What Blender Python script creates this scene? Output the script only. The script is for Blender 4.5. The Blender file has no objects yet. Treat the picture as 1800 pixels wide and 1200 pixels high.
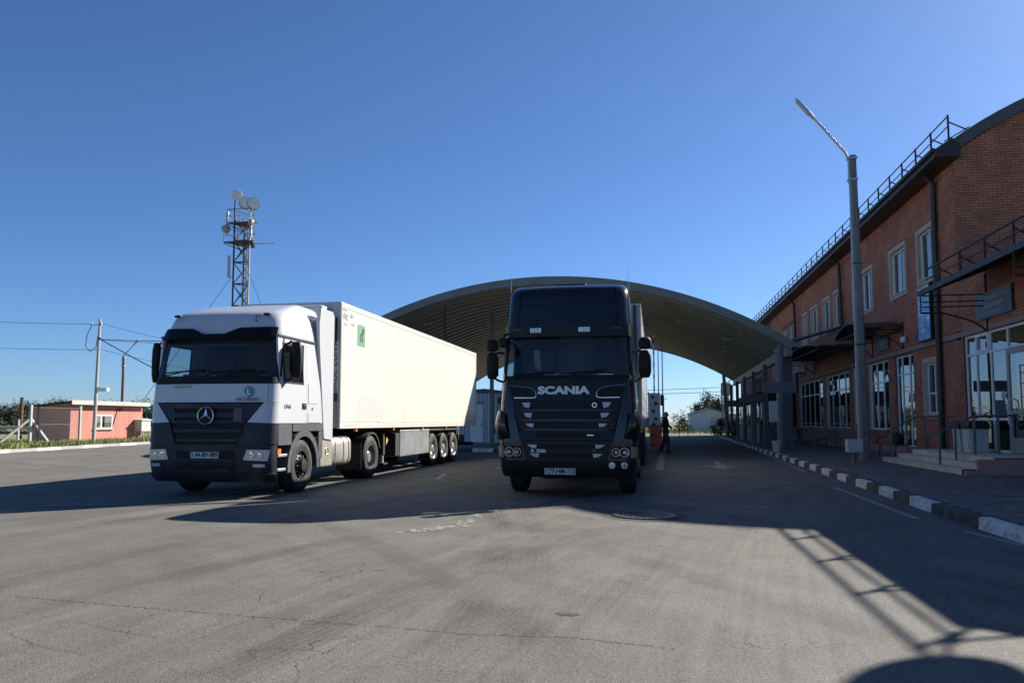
import bpy, bmesh, math, random
from math import sin, cos, pi, radians, sqrt, atan2
from mathutils import Vector, Matrix
RND = random.Random(11)
scene = bpy.context.scene
COL = scene.collection

# ---------------------------------------------------------------- camera, sky, sun, exposure
cam_data = bpy.data.cameras.new('camera')
cam = bpy.data.objects.new('camera', cam_data); COL.objects.link(cam)
cam.location = (0, 0, 1.36)
cam.rotation_euler = (radians(90 + 4.441), 0, radians(10.446))
cam_data.sensor_width = 36.0
cam_data.lens = 36.0 * 1352 / 1800
cam_data.shift_y = 0.02
cam_data.clip_start = 0.05; cam_data.clip_end = 4000
scene.camera = cam

SUN_EL, SUN_AZ = radians(31.9), radians(41.7)      # azimuth from +Y towards +X
world = bpy.data.worlds.new('World'); scene.world = world; world.use_nodes = True
wn = world.node_tree.nodes; wl = world.node_tree.links
bg = wn['Background']
sky = wn.new('ShaderNodeTexSky'); sky.sky_type = 'NISHITA'; sky.sun_disc = False
sky.sun_elevation = SUN_EL; sky.sun_rotation = SUN_AZ
sky.air_density = 0.8; sky.dust_density = 0.35; sky.ozone_density = 9.5; sky.altitude = 100
wl.new(sky.outputs[0], bg.inputs['Color']); bg.inputs['Strength'].default_value = 0.064
sun_d = bpy.data.lights.new('sun', 'SUN'); sun_d.energy = 5.0; sun_d.angle = radians(0.53); sun_d.color = (1.0, 0.94, 0.84)
sun = bpy.data.objects.new('sun', sun_d); COL.objects.link(sun)
sdir = Vector((sin(SUN_AZ) * cos(SUN_EL), cos(SUN_AZ) * cos(SUN_EL), sin(SUN_EL)))
sun.rotation_euler = sdir.to_track_quat('Z', 'Y').to_euler(); sun.location = (40, 40, 40)
vs = scene.view_settings
vs.view_transform = 'Standard'; vs.look = 'None'; vs.exposure = 1.06; vs.gamma = 1.0; vs.use_curve_mapping = False

# ---------------------------------------------------------------- materials
MATS = {}
def M(name, col=(.5, .5, .5), rough=.5, metal=0.0, var=0.0, vscale=4.0, bump=0.0, bscale=60.0, coat=0.0, spec=.5, stretch=None, detail=6, dirt=None, dscale=1.5, damt=.5, rvar=0.0, world_co=False):
    """plain procedural material: base colour with noise variation, optional dirt patches and fine bump"""
    if name in MATS: return MATS[name]
    m = bpy.data.materials.new(name); m.use_nodes = True; MATS[name] = m
    n = m.node_tree.nodes; l = m.node_tree.links; b = n['Principled BSDF']
    b.inputs['Base Color'].default_value = (*col, 1); b.inputs['Roughness'].default_value = rough
    b.inputs['Metallic'].default_value = metal; b.inputs['Coat Weight'].default_value = coat
    b.inputs['Specular IOR Level'].default_value = spec
    if var or bump or dirt or rvar:
        if world_co:
            tcn = n.new('ShaderNodeNewGeometry'); vec = tcn.outputs['Position']
        else:
            tcn = n.new('ShaderNodeTexCoord'); vec = tcn.outputs['Object']
        if stretch:
            mp = n.new('ShaderNodeMapping'); mp.inputs['Scale'].default_value = stretch
            l.new(vec, mp.inputs[0]); vec = mp.outputs[0]
        colsock = None
        if var:
            no = n.new('ShaderNodeTexNoise'); no.inputs['Scale'].default_value = vscale; no.inputs['Detail'].default_value = detail
            no.inputs['Roughness'].default_value = .65
            l.new(vec, no.inputs['Vector'])
            mr = n.new('ShaderNodeMapRange'); mr.inputs[1].default_value = .25; mr.inputs[2].default_value = .75
            mr.inputs[3].default_value = 1 - var; mr.inputs[4].default_value = 1 + var
            l.new(no.outputs['Fac'], mr.inputs[0])
            vm = n.new('ShaderNodeVectorMath'); vm.operation = 'SCALE'; vm.inputs[0].default_value = col
            l.new(mr.outputs[0], vm.inputs['Scale']); colsock = vm.outputs[0]
        if dirt:
            nd = n.new('ShaderNodeTexNoise'); nd.inputs['Scale'].default_value = dscale; nd.inputs['Detail'].default_value = 9; nd.inputs['Roughness'].default_value = .7
            l.new(vec, nd.inputs['Vector'])
            md = n.new('ShaderNodeMapRange'); md.inputs[1].default_value = .48; md.inputs[2].default_value = .72; md.inputs[4].default_value = damt
            l.new(nd.outputs['Fac'], md.inputs[0])
            mx = n.new('ShaderNodeMix'); mx.data_type = 'RGBA'; l.new(md.outputs[0], mx.inputs['Factor'])
            if colsock: l.new(colsock, mx.inputs['A'])
            else: mx.inputs['A'].default_value = (*col, 1)
            mx.inputs['B'].default_value = (*dirt, 1); colsock = mx.outputs['Result']
        if colsock: l.new(colsock, b.inputs['Base Color'])
        if rvar:
            nr = n.new('ShaderNodeTexNoise'); nr.inputs['Scale'].default_value = vscale * 1.7; nr.inputs['Detail'].default_value = 7
            l.new(vec, nr.inputs['Vector'])
            m2 = n.new('ShaderNodeMapRange'); m2.inputs[1].default_value = .3; m2.inputs[2].default_value = .7
            m2.inputs[3].default_value = max(0.02, rough - rvar); m2.inputs[4].default_value = min(1, rough + rvar)
            l.new(nr.outputs['Fac'], m2.inputs[0]); l.new(m2.outputs[0], b.inputs['Roughness'])
        if bump:
            nb = n.new('ShaderNodeTexNoise'); nb.inputs['Scale'].default_value = bscale; nb.inputs['Detail'].default_value = 4
            l.new(vec, nb.inputs['Vector'])
            bp = n.new('ShaderNodeBump'); bp.inputs['Strength'].default_value = bump; bp.inputs['Distance'].default_value = .01
            l.new(nb.outputs['Fac'], bp.inputs['Height']); l.new(bp.outputs[0], b.inputs['Normal'])
    return m

def glass(name, tint=(.3, .34, .34), ior=1.5, rough=.0, refl=(.9, .95, 1)):
    if name in MATS: return MATS[name]
    m = bpy.data.materials.new(name); m.use_nodes = True; MATS[name] = m
    n = m.node_tree.nodes; l = m.node_tree.links; n.clear()
    o = n.new('ShaderNodeOutputMaterial'); mx = n.new('ShaderNodeMixShader'); fr = n.new('ShaderNodeFresnel')
    t = n.new('ShaderNodeBsdfTransparent'); g = n.new('ShaderNodeBsdfGlossy')
    fr.inputs[0].default_value = ior; t.inputs[0].default_value = (*tint, 1); g.inputs[0].default_value = (*refl, 1); g.inputs['Roughness'].default_value = rough
    ge = n.new('ShaderNodeNewGeometry'); inv = n.new('ShaderNodeMath'); inv.operation = 'SUBTRACT'; inv.inputs[0].default_value = 1.0; l.new(ge.outputs['Backfacing'], inv.inputs[1])
    mu = n.new('ShaderNodeMath'); mu.operation = 'MULTIPLY'; l.new(fr.outputs[0], mu.inputs[0]); l.new(inv.outputs[0], mu.inputs[1])     # each pane tints and mirrors once, on its near side
    tm = n.new('ShaderNodeMix'); tm.data_type = 'RGBA'; l.new(ge.outputs['Backfacing'], tm.inputs['Factor']); tm.inputs['A'].default_value = (*tint, 1); tm.inputs['B'].default_value = (1, 1, 1, 1); l.new(tm.outputs['Result'], t.inputs[0])
    l.new(mu.outputs[0], mx.inputs[0]); l.new(t.outputs[0], mx.inputs[1]); l.new(g.outputs[0], mx.inputs[2]); l.new(mx.outputs[0], o.inputs[0])
    return m

def island(name, cols, rough=.85, bump=.3, bscale=40, var=.12, vscale=6, glow=0.0):
    """colour per separate piece (Random Per Island / object) through a ramp, plus grain"""
    if name in MATS: return MATS[name]
    m = bpy.data.materials.new(name); m.use_nodes = True; MATS[name] = m
    n = m.node_tree.nodes; l = m.node_tree.links; b = n['Principled BSDF']; b.inputs['Roughness'].default_value = rough
    ge = n.new('ShaderNodeNewGeometry'); oi = n.new('ShaderNodeObjectInfo')
    ad = n.new('ShaderNodeMath'); ad.operation = 'ADD'; l.new(ge.outputs['Random Per Island'], ad.inputs[0]); l.new(oi.outputs['Random'], ad.inputs[1])
    fr = n.new('ShaderNodeMath'); fr.operation = 'FRACT'; l.new(ad.outputs[0], fr.inputs[0])
    cr = n.new('ShaderNodeValToRGB'); e = cr.color_ramp.elements
    while len(e) < len(cols): e.new(.5)
    for i, c in enumerate(cols): e[i].position = i / max(1, len(cols) - 1); e[i].color = (*c, 1)
    l.new(fr.outputs[0], cr.inputs[0])
    no = n.new('ShaderNodeTexNoise'); no.inputs['Scale'].default_value = vscale; no.inputs['Detail'].default_value = 7
    l.new(ge.outputs['Position'], no.inputs['Vector'])
    mr = n.new('ShaderNodeMapRange'); mr.inputs[1].default_value = .25; mr.inputs[2].default_value = .75; mr.inputs[3].default_value = 1 - var; mr.inputs[4].default_value = 1 + var
    l.new(no.outputs['Fac'], mr.inputs[0])
    vm = n.new('ShaderNodeVectorMath'); vm.operation = 'SCALE'; l.new(cr.outputs[0], vm.inputs[0]); l.new(mr.outputs[0], vm.inputs['Scale'])
    l.new(vm.outputs[0], b.inputs['Base Color'])
    if glow: l.new(vm.outputs[0], b.inputs['Emission Color']); b.inputs['Emission Strength'].default_value = glow
    if bump:
        nb = n.new('ShaderNodeTexNoise'); nb.inputs['Scale'].default_value = bscale; nb.inputs['Detail'].default_value = 5
        l.new(ge.outputs['Position'], nb.inputs['Vector'])
        bp = n.new('ShaderNodeBump'); bp.inputs['Strength'].default_value = bump; bp.inputs['Distance'].default_value = .01
        l.new(nb.outputs['Fac'], bp.inputs['Height']); l.new(bp.outputs[0], b.inputs['Normal'])
    return m

# ---------------------------------------------------------------- mesh builder
class MB:
    def __init__(s): s.v = []; s.f = []
    def add(s, vs, fs):
        o = len(s.v); s.v += [tuple(p) for p in vs]; s.f += [tuple(i + o for i in f) for f in fs]; return s
    def box(s, x0, x1, y0, y1, z0, z1, mat=None):
        vs = [Vector(p) for p in ((x0, y0, z0), (x1, y0, z0), (x1, y1, z0), (x0, y1, z0), (x0, y0, z1), (x1, y0, z1), (x1, y1, z1), (x0, y1, z1))]
        if mat: vs = [mat @ p for p in vs]
        return s.add(vs, [(0, 3, 2, 1), (4, 5, 6, 7), (0, 1, 5, 4), (1, 2, 6, 5), (2, 3, 7, 6), (3, 0, 4, 7)])
    def cbox(s, c, d, rot=None):
        m = Matrix.Translation(c) @ (rot.to_4x4() if rot else Matrix())
        return s.box(-d[0] / 2, d[0] / 2, -d[1] / 2, d[1] / 2, -d[2] / 2, d[2] / 2, m)
    def bar(s, a, b, w, h=None, up=(0, 0, 1)):
        a = Vector(a); b = Vector(b); h = h or w; d = (b - a).normalized(); up = Vector(up)
        if abs(d.dot(up)) > .98: up = Vector((0, 1, 0))
        sx = d.cross(up).normalized() * (w / 2); sz = sx.cross(d).normalized() * (h / 2)
        vs = [a - sx - sz, a + sx - sz, a + sx + sz, a - sx + sz, b - sx - sz, b + sx - sz, b + sx + sz, b - sx + sz]
        return s.add(vs, [(3, 2, 1, 0), (4, 5, 6, 7), (0, 1, 5, 4), (1, 2, 6, 5), (2, 3, 7, 6), (3, 0, 4, 7)])
    def tube(s, pts, r, n=8, closed=False, cap=True):
        pts = [Vector(p) for p in pts]; N = len(pts); vs = []; fs = []
        rr = r if isinstance(r, (list, tuple)) else [r] * N
        prev = None
        for i, p in enumerate(pts):
            if closed: d = pts[(i + 1) % N] - pts[i - 1]
            else: d = pts[min(i + 1, N - 1)] - pts[max(i - 1, 0)]
            d.normalize()
            if prev is None: prev = Vector((0, 0, 1)) if abs(d.z) < .9 else Vector((1, 0, 0))
            a = (prev - d * prev.dot(d)).normalized(); b = d.cross(a); prev = a
            for k in range(n):
                t = 2 * pi * k / n; vs.append(p + (a * cos(t) + b * sin(t)) * rr[i])
        for i in range(N if closed else N - 1):
            for k in range(n):
                j = (i + 1) % N; fs.append((i * n + k, i * n + (k + 1) % n, j * n + (k + 1) % n, j * n + k))
        if cap and not closed: fs.append(tuple(range(n))[::-1]); fs.append(tuple((N - 1) * n + k for k in range(n)))
        return s.add(vs, fs)
    def lathe(s, prof, n=24, axis='Z', c=(0, 0, 0), sc=1.0, a0=0, a1=2 * pi):
        """prof: (radius, height along the axis)"""
        full = abs(a1 - a0 - 2 * pi) < 1e-6; m = n if full else n + 1; vs = []; fs = []; c = Vector(c)
        for (r, h) in prof:
            for k in range(m):
                t = a0 + (a1 - a0) * k / n; p, q = r * cos(t), r * sin(t)
                vs.append(c + Vector({'Z': (p, q, h), 'X': (h, p, q), 'Y': (q, h, p)}[axis]) * sc)
        for i in range(len(prof) - 1):
            for k in range(n):
                fs.append((i * m + k, i * m + (k + 1) % m, (i + 1) * m + (k + 1) % m, (i + 1) * m + k))
        return s.add(vs, fs)
    def prism(s, poly, axis, a, b):
        """poly: 2D points; axis X -> (y,z), Y -> (x,z), Z -> (x,y)"""
        def P(p, h): return {'X': (h, p[0], p[1]), 'Y': (p[0], h, p[1]), 'Z': (p[0], p[1], h)}[axis]
        n = len(poly); vs = [P(p, a) for p in poly] + [P(p, b) for p in poly]
        fs = [tuple(range(n)), tuple(range(n, 2 * n))[::-1]] + [(i, n + i, n + (i + 1) % n, (i + 1) % n) for i in range(n)]
        return s.add(vs, fs)
    def loft(s, rings, cap=True):
        n = len(rings[0]); vs = [p for r in rings for p in r]; fs = []
        for i in range(len(rings) - 1):
            for k in range(n): fs.append((i * n + k, i * n + (k + 1) % n, (i + 1) * n + (k + 1) % n, (i + 1) * n + k))
        if cap: fs.append(tuple(range(n))[::-1]); fs.append(tuple((len(rings) - 1) * n + k for k in range(n)))
        return s.add(vs, fs)
    def patch(s, fn, cor, nu=8, nv=4, off=0.0, th=.02, flip=False):
        """thick patch lying on surface fn(u,v); cor = (u,v) at BL, BR, TR, TL"""
        cor = [Vector((c[0], c[1])) for c in cor]; out = []; inn = []; e = .004
        for j in range(nv + 1):
            for i in range(nu + 1):
                a = i / nu; b = j / nv
                q = (cor[0] * (1 - a) + cor[1] * a) * (1 - b) + (cor[3] * (1 - a) + cor[2] * a) * b
                p = Vector(fn(q.x, q.y)); du = Vector(fn(q.x + e, q.y)) - Vector(fn(q.x - e, q.y)); dv = Vector(fn(q.x, q.y + e)) - Vector(fn(q.x, q.y - e))
                nn = du.cross(dv).normalized()
                if flip: nn = -nn
                out.append(p + nn * off); inn.append(p + nn * (off - th))
        W = nu + 1; K = len(out); fs = []
        for j in range(nv):
            for i in range(nu):
                q = j * W + i; fs.append((q, q + 1, q + W + 1, q + W)); fs.append((K + q, K + q + W, K + q + W + 1, K + q + 1))
        bd = [i for i in range(W)] + [j * W + nu for j in range(1, nv + 1)] + [nv * W + i for i in range(nu - 1, -1, -1)] + [j * W for j in range(nv - 1, 0, -1)]
        for i in range(len(bd)):
            a = bd[i]; b = bd[(i + 1) % len(bd)]; fs.append((a, K + a, K + b, b))
        if flip: fs = [f[::-1] for f in fs]
        return s.add(out + inn, fs)
    def mesh(s, name, smooth=35, recalc=True):
        me = bpy.data.meshes.new(name); me.from_pydata(s.v, [], s.f); me.update()
        if recalc:
            bm = bmesh.new(); bm.from_mesh(me); bmesh.ops.recalc_face_normals(bm, faces=bm.faces); bm.to_mesh(me); bm.free()
        if smooth:
            me.shade_smooth(); me.set_sharp_from_angle(angle=radians(smooth))
        return me

def ob(name, mb, mat, parent=None, smooth=35, bevel=0, seg=2, recalc=True, kind=None, label=None):
    me = mb if isinstance(mb, bpy.types.Mesh) else mb.mesh(name, smooth, recalc)
    if not me.materials: me.materials.append(mat)
    o = bpy.data.objects.new(name, me); COL.objects.link(o)
    if parent: o.parent = parent
    if bevel:
        b = o.modifiers.new('bevel', 'BEVEL'); b.width = bevel; b.segments = seg; b.limit_method = 'ANGLE'; b.angle_limit = radians(40); b.harden_normals = False
    if kind: o['kind'] = kind
    if label: o['label'] = label
    return o
def tag(o, label, cat, group=None):
    o['label'] = label; o['category'] = cat
    if group: o['group'] = group
    return o
def thing(name, label, cat, loc=(0, 0, 0), rz=0, group=None):
    o = bpy.data.objects.new(name, None); COL.objects.link(o); o.location = loc; o.rotation_euler = (0, 0, rz); o.empty_display_size = .3
    return tag(o, label, cat, group)
def struct(name, mb, mat, smooth=0, recalc=True, bevel=0):
    o = ob(name, mb, mat, None, smooth, bevel, 2, recalc); o['kind'] = 'structure'; return o
def dup(o, loc=None, rz=None, label=None, parent=None, top=True):
    c = o.copy(); COL.objects.link(c)
    if parent: c.parent = parent
    for ch in list(o.children): dup(ch, parent=c, top=False)
    if loc is not None: c.location = loc
    if rz is not None: c.rotation_euler = (0, 0, rz)
    if label: c['label'] = label
    return c
def text(name, body, size, loc, rot, mat, parent=None, ext=.004, off=0.0, sx=1.0, shear=0.0, kind=None, align='CENTER', spacing=1.0):
    cu = bpy.data.curves.new(name, 'FONT'); cu.body = body; cu.size = size; cu.extrude = ext; cu.offset = off; cu.shear = shear
    cu.align_x = align; cu.align_y = 'CENTER'; cu.space_character = spacing; cu.resolution_u = 3
    t = bpy.data.objects.new(name, cu); COL.objects.link(t)
    dg = bpy.context.evaluated_depsgraph_get(); me = bpy.data.meshes.new_from_object(t.evaluated_get(dg))
    bpy.data.objects.remove(t); bpy.data.curves.remove(cu)
    me.name = name; me.transform(Matrix.Diagonal((sx, 1, 1, 1))); me.materials.clear(); me.materials.append(mat)
    o = bpy.data.objects.new(name, me); COL.objects.link(o); o.location = loc; o.rotation_euler = rot
    if parent: o.parent = parent
    return o
FRONT = (radians(90), 0, 0)                   # lettering that faces -Y
RIGHT = (radians(90), 0, radians(90))         # lettering that faces +X
LEFT = (radians(90), 0, radians(-90))         # lettering that faces -X
# ---------------------------------------------------------------- ground, asphalt, markings
def N(nt, t, **kw):
    n = nt.nodes.new('ShaderNode' + t)
    for k, v in kw.items(): setattr(n, k, v)
    return n
def asphalt_material():
    m = bpy.data.materials.new('asphalt'); m.use_nodes = True; nt = m.node_tree; l = nt.links; b = nt.nodes['Principled BSDF']
    pos = N(nt, 'NewGeometry').outputs['Position']
    def noise(scale, vec=pos, detail=6, rough=.6, dist=0):
        t = N(nt, 'TexNoise'); t.inputs['Scale'].default_value = scale; t.inputs['Detail'].default_value = detail; t.inputs['Roughness'].default_value = rough; t.inputs['Distortion'].default_value = dist
        l.new(vec, t.inputs['Vector']); return t.outputs['Fac']
    def rng(s, a, b_, c, d):
        r = N(nt, 'MapRange'); r.inputs[1].default_value = a; r.inputs[2].default_value = b_; r.inputs[3].default_value = c; r.inputs[4].default_value = d; l.new(s, r.inputs[0]); return r.outputs[0]
    def math_(op, a, b_):
        r = N(nt, 'Math', operation=op)
        for i, s in enumerate((a, b_)):
            if isinstance(s, (int, float)): r.inputs[i].default_value = s
            else: l.new(s, r.inputs[i])
        return r.outputs[0]
    def arcs(cx, cy, rs, ts):
        """noise drawn out along circles round (cx, cy): tyre sweeps of turning lorries"""
        sp = N(nt, 'SeparateXYZ'); l.new(pos, sp.inputs[0])
        dx = math_('SUBTRACT', sp.outputs[0], cx); dy = math_('SUBTRACT', sp.outputs[1], cy)
        r = math_('SQRT', math_('ADD', math_('MULTIPLY', dx, dx), math_('MULTIPLY', dy, dy)), 0)
        th = math_('ARCTAN2', dy, dx)
        cm = N(nt, 'CombineXYZ'); l.new(math_('MULTIPLY', r, rs), cm.inputs[0]); l.new(math_('MULTIPLY', th, ts), cm.inputs[1])
        return noise(1.0, cm.outputs[0], 5, .62)
    v = rng(noise(.22, detail=4), .3, .7, .88, 1.13)
    v = math_('MULTIPLY', v, rng(noise(1.3, detail=9, rough=.75), .3, .7, .84, 1.16))
    a1 = rng(arcs(70, -4, 1.7, 9), .36, .64, .80, 1.10)
    a2 = rng(arcs(-30, -16, 1.9, 6), .36, .64, .80, 1.10)
    a3 = rng(arcs(70, -4, 12, 30), .35, .65, .90, 1.07)
    msk = rng(noise(.14, detail=2), .42, .58, 0, 1)
    mx = N(nt, 'Mix'); l.new(msk, mx.inputs['Factor']); l.new(a1, mx.inputs['A']); l.new(a2, mx.inputs['B'])
    v = math_('MULTIPLY', math_('MULTIPLY', v, mx.outputs['Result']), a3)
    # dark rubber bands left by single tyres, broken up by noise
    sp = N(nt, 'SeparateXYZ'); l.new(pos, sp.inputs[0])
    brk = rng(noise(.5, detail=6), .40, .60, .0, 1.1)
    for cx, cy, r0, w, k in ((-34, 3, 32.75, .2, .30), (-34, 3, 33.2, .16, .22), (30, -2, 32.9, .24, .30), (30, -2, 35.2, .22, .26), (30, -2, 33.4, .2, .2), (-40, -20, 46.5, .22, .28), (-40, -20, 48.6, .22, .24), (60, 2, 65.5, .24, .26), (60, 2, 67.6, .2, .22)):
        dx = math_('SUBTRACT', sp.outputs[0], cx); dy = math_('SUBTRACT', sp.outputs[1], cy)
        r = math_('SQRT', math_('ADD', math_('MULTIPLY', dx, dx), math_('MULTIPLY', dy, dy)), 0)
        d = math_('ABSOLUTE', math_('SUBTRACT', r, r0), 0)
        tread = rng(math_('SINE', math_('MULTIPLY', r, 95.0), 0), -.6, .6, .6, 1.0)
        v = math_('MULTIPLY', v, math_('SUBTRACT', 1.0, math_('MULTIPLY', math_('MULTIPLY', math_('MULTIPLY', rng(d, w * .5, w, 1, 0), brk), tread), k)))
    grain = noise(120, detail=2)
    v = math_('MULTIPLY', v, rng(grain, .3, .7, .55, 1.45))
    v = math_('MULTIPLY', v, rng(noise(38, detail=4, rough=.7), .3, .7, .78, 1.22))
    v = math_('MULTIPLY', v, rng(math_('ADD', noise(55, detail=2), math_('MULTIPLY', noise(1.1, detail=3), .55)), .92, 1.0, 1.0, .5))
    vor = N(nt, 'TexVoronoi'); vor.inputs['Scale'].default_value = 70; l.new(pos, vor.inputs['Vector'])
    sepc = N(nt, 'SeparateColor'); l.new(vor.outputs['Color'], sepc.inputs[0])
    pale = math_('MULTIPLY', rng(sepc.outputs[0], .93, .95, 0, 1), rng(vor.outputs['Distance'], .2, .38, 1, 0))
    dark = math_('MULTIPLY', rng(sepc.outputs[1], .88, .90, 0, 1), rng(vor.outputs['Distance'], .3, .5, 1, 0))
    v = math_('ADD', v, math_('MULTIPLY', pale, 1.1))
    v = math_('MULTIPLY', v, math_('SUBTRACT', 1.0, math_('MULTIPLY', dark, .6)))
    vo2 = N(nt, 'TexVoronoi'); vo2.inputs['Scale'].default_value = 24; l.new(pos, vo2.inputs['Vector']); sc2 = N(nt, 'SeparateColor'); l.new(vo2.outputs['Color'], sc2.inputs[0])
    pit = math_('MULTIPLY', math_('MULTIPLY', rng(sc2.outputs[0], .86, .9, 0, 1), rng(vo2.outputs['Distance'], .12, .34, 1, 0)), rng(noise(.7, detail=4), .45, .62, 0, 1))
    grit = math_('MULTIPLY', rng(sc2.outputs[1], .975, .985, 0, 1), rng(vo2.outputs['Distance'], .1, .22, 1, 0))
    v = math_('MULTIPLY', v, math_('SUBTRACT', 1.0, math_('MULTIPLY', pit, .6)))
    v = math_('ADD', v, math_('MULTIPLY', grit, 1.3))
    # hairline alligator cracks, only in some places
    ds = N(nt, 'TexNoise'); ds.inputs['Scale'].default_value = 3.5; ds.inputs['Detail'].default_value = 6; l.new(pos, ds.inputs['Vector'])
    ad = N(nt, 'VectorMath', operation='MULTIPLY_ADD'); l.new(ds.outputs['Color'], ad.inputs[0]); ad.inputs[1].default_value = (.45, .45, 0); l.new(pos, ad.inputs[2])
    vc = N(nt, 'TexVoronoi', feature='DISTANCE_TO_EDGE'); vc.inputs['Scale'].default_value = 1.5; l.new(ad.outputs[0], vc.inputs['Vector'])
    crack = math_('MULTIPLY', rng(vc.outputs['Distance'], .004, .012, 1, 0), rng(noise(.55, detail=3), .55, .62, 0, 1))
    v = math_('MULTIPLY', v, math_('SUBTRACT', 1.0, math_('MULTIPLY', crack, .55)))
    # drips of oil
    vo = N(nt, 'TexVoronoi'); vo.inputs['Scale'].default_value = .55; l.new(ad.outputs[0], vo.inputs['Vector'])
    v = math_('MULTIPLY', v, rng(vo.outputs['Distance'], .05, .13, .62, 1.0))
    sc = N(nt, 'VectorMath', operation='SCALE'); sc.inputs[0].default_value = (.146, .139, .122); l.new(v, sc.inputs['Scale'])
    l.new(sc.outputs[0], b.inputs['Base Color'])
    b.inputs['Roughness'].default_value = .85; b.inputs['Specular IOR Level'].default_value = .22
    bp = N(nt, 'Bump'); bp.inputs['Strength'].default_value = .55; bp.inputs['Distance'].default_value = .008
    l.new(math_('ADD', math_('SUBTRACT', grain, math_('MULTIPLY', crack, .8)), math_('MULTIPLY', noise(30, detail=3), .5)), bp.inputs['Height']); l.new(bp.outputs[0], b.inputs['Normal'])
    return m
ASPH = asphalt_material()
GRASS = M('grass_ground', (.14, .16, .055), .95, var=.5, vscale=.6, bump=.6, bscale=12, world_co=True, dirt=(.17, .14, .075), dscale=.25, damt=.8)
struct('ground', MB().add([(-1500, -600, -.03), (1500, -600, -.03), (1500, 2400, -.03), (-1500, 2400, -.03)], [(0, 1, 2, 3)]), GRASS, recalc=False)
def KX(y):                                     # the line of the right-hand kerb
    pts = [(-20, 3.85), (3, 3.98), (12.5, 4.06), (23.7, 4.37), (73, 5.71), (90, 6.2)]
    for (a, xa), (b_, xb) in zip(pts, pts[1:]):
        if y <= b_: return xa + (xb - xa) * (y - a) / (b_ - a)
    return pts[-1][1]
def LX(y): return -28.13 - (y - 29.5) * .19 if y < 46 else -31.27 - (y - 46) * .42
yl = [-30, 0, 20, 29.5, 38, 46, 54, 62, 70]
poly = [(KX(y), y) for y in (70, 60, 40, 23.7, 12.5, 3, -20)] + [(40, -20), (40, -30)]
poly = [(LX(y), y) for y in yl[::-1]] and [(LX(y), y, 0) for y in yl] + [(-45, 84, 0), (60, 84, 0), (60, 76.5, 0), (9.5, 76.5, 0), (7.0, 75.5, 0), (6.0, 73.5, 0)] + [(x, y, 0) for x, y in poly]
struct('asphalt_yard', MB().add(poly, [tuple(range(len(poly)))[::-1]]), ASPH)
PAINT = M('road_paint', (.42, .42, .40), .8, var=.25, vscale=9, dirt=(.12, .118, .11), dscale=5, damt=1.0, world_co=True)
PAINT2 = M('road_paint_worn', (.27, .27, .26), .85, var=.2, vscale=9, dirt=(.12, .118, .11), dscale=3, damt=1.0, world_co=True)
def sheet(name, pts, mat, z=.004):
    return struct(name, MB().add([(x, y, z) for x, y in pts], [tuple(range(len(pts)))]), mat, recalc=False)
def line(a, b, w, mat=PAINT, z=.004):
    d = Vector((b[0] - a[0], b[1] - a[1])).normalized(); n = Vector((-d.y, d.x)) * (w / 2)
    return sheet('road_marking', [(a[0] - n.x, a[1] - n.y), (b[0] - n.x, b[1] - n.y), (b[0] + n.x, b[1] + n.y), (a[0] + n.x, a[1] + n.y)], mat, z)
line((3.98, 21.9), (4.62, 35.2), .1, PAINT2); line((3.66, 17.0), (3.62, 11.8), .11, PAINT2); line((3.78, 10.6), (4.0, 9.4), .1, PAINT2)
line((.12, 22.2), (.32, 33.4), .22, PAINT2); line((-7.75, 20.4), (-7.95, 27), .1); line((-5.1, 17.8), (-5.4, 19.6), .1, PAINT2)
line((-8.0, 13.5), (-8.0, 15.4), .09); line((-6.0, 27.0), (-2.9, 27.2), .28, PAINT); line((-4.6, 22.4), (-3.3, 22.5), .5, PAINT2)
sheet('road_marking', [(1.5, 24.85), (1.95, 23.1), (2.5, 24.95), (2.18, 24.93), (2.16, 27.4), (1.96, 27.4), (1.92, 24.9)], PAINT2)
SPILL = M('dried_spill', (.22, .215, .2), .8, var=.3, vscale=8, dirt=(.125, .12, .11), dscale=9, damt=1, world_co=True)
rs = random.Random(3)
def flecks(name, path, n, spread, size):       # dried spill, broken into flecks by the wheels
    mb = MB()
    for _ in range(n):
        t = rs.random() * (len(path) - 1.001); i = int(t); k = t - i
        x = path[i][0] + (path[i + 1][0] - path[i][0]) * k + rs.gauss(0, spread); y = path[i][1] + (path[i + 1][1] - path[i][1]) * k + rs.gauss(0, spread * .7); r0 = size * rs.uniform(.15, 1.0) ** 1.6; m_ = rs.randint(6, 9); o = len(mb.v)
        mb.v += [(x + r0 * rs.uniform(.5, 1.3) * cos(2 * pi * j / m_), y + r0 * rs.uniform(.6, 1.6) * sin(2 * pi * j / m_), .003 + rs.random() * .002) for j in range(m_)]; mb.f.append(tuple(range(o, o + m_)))
    return struct(name, mb, SPILL, recalc=False)
flecks('dried_spill', [(-3.0, 9.2), (-2.75, 9.7), (-2.5, 9.9), (-2.62, 10.8), (-2.4, 12.0), (-2.5, 13.3)], 260, .07, .06)
flecks('dried_spill', [(1.25, 12.95), (1.5, 13.0), (1.75, 12.9)], 40, .06, .08)
DARK = M('oil_stain', (.06, .059, .056), .6, var=.4, vscale=40, world_co=True)
sheet('oil_stain', [(-.62 + .08 * cos(t) * (1 + .3 * sin(3 * t)), 5.55 + .055 * sin(t) * (1 + .3 * cos(2 * t))) for t in [i * 2 * pi / 14 for i in range(14)]], DARK, .003)
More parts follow.
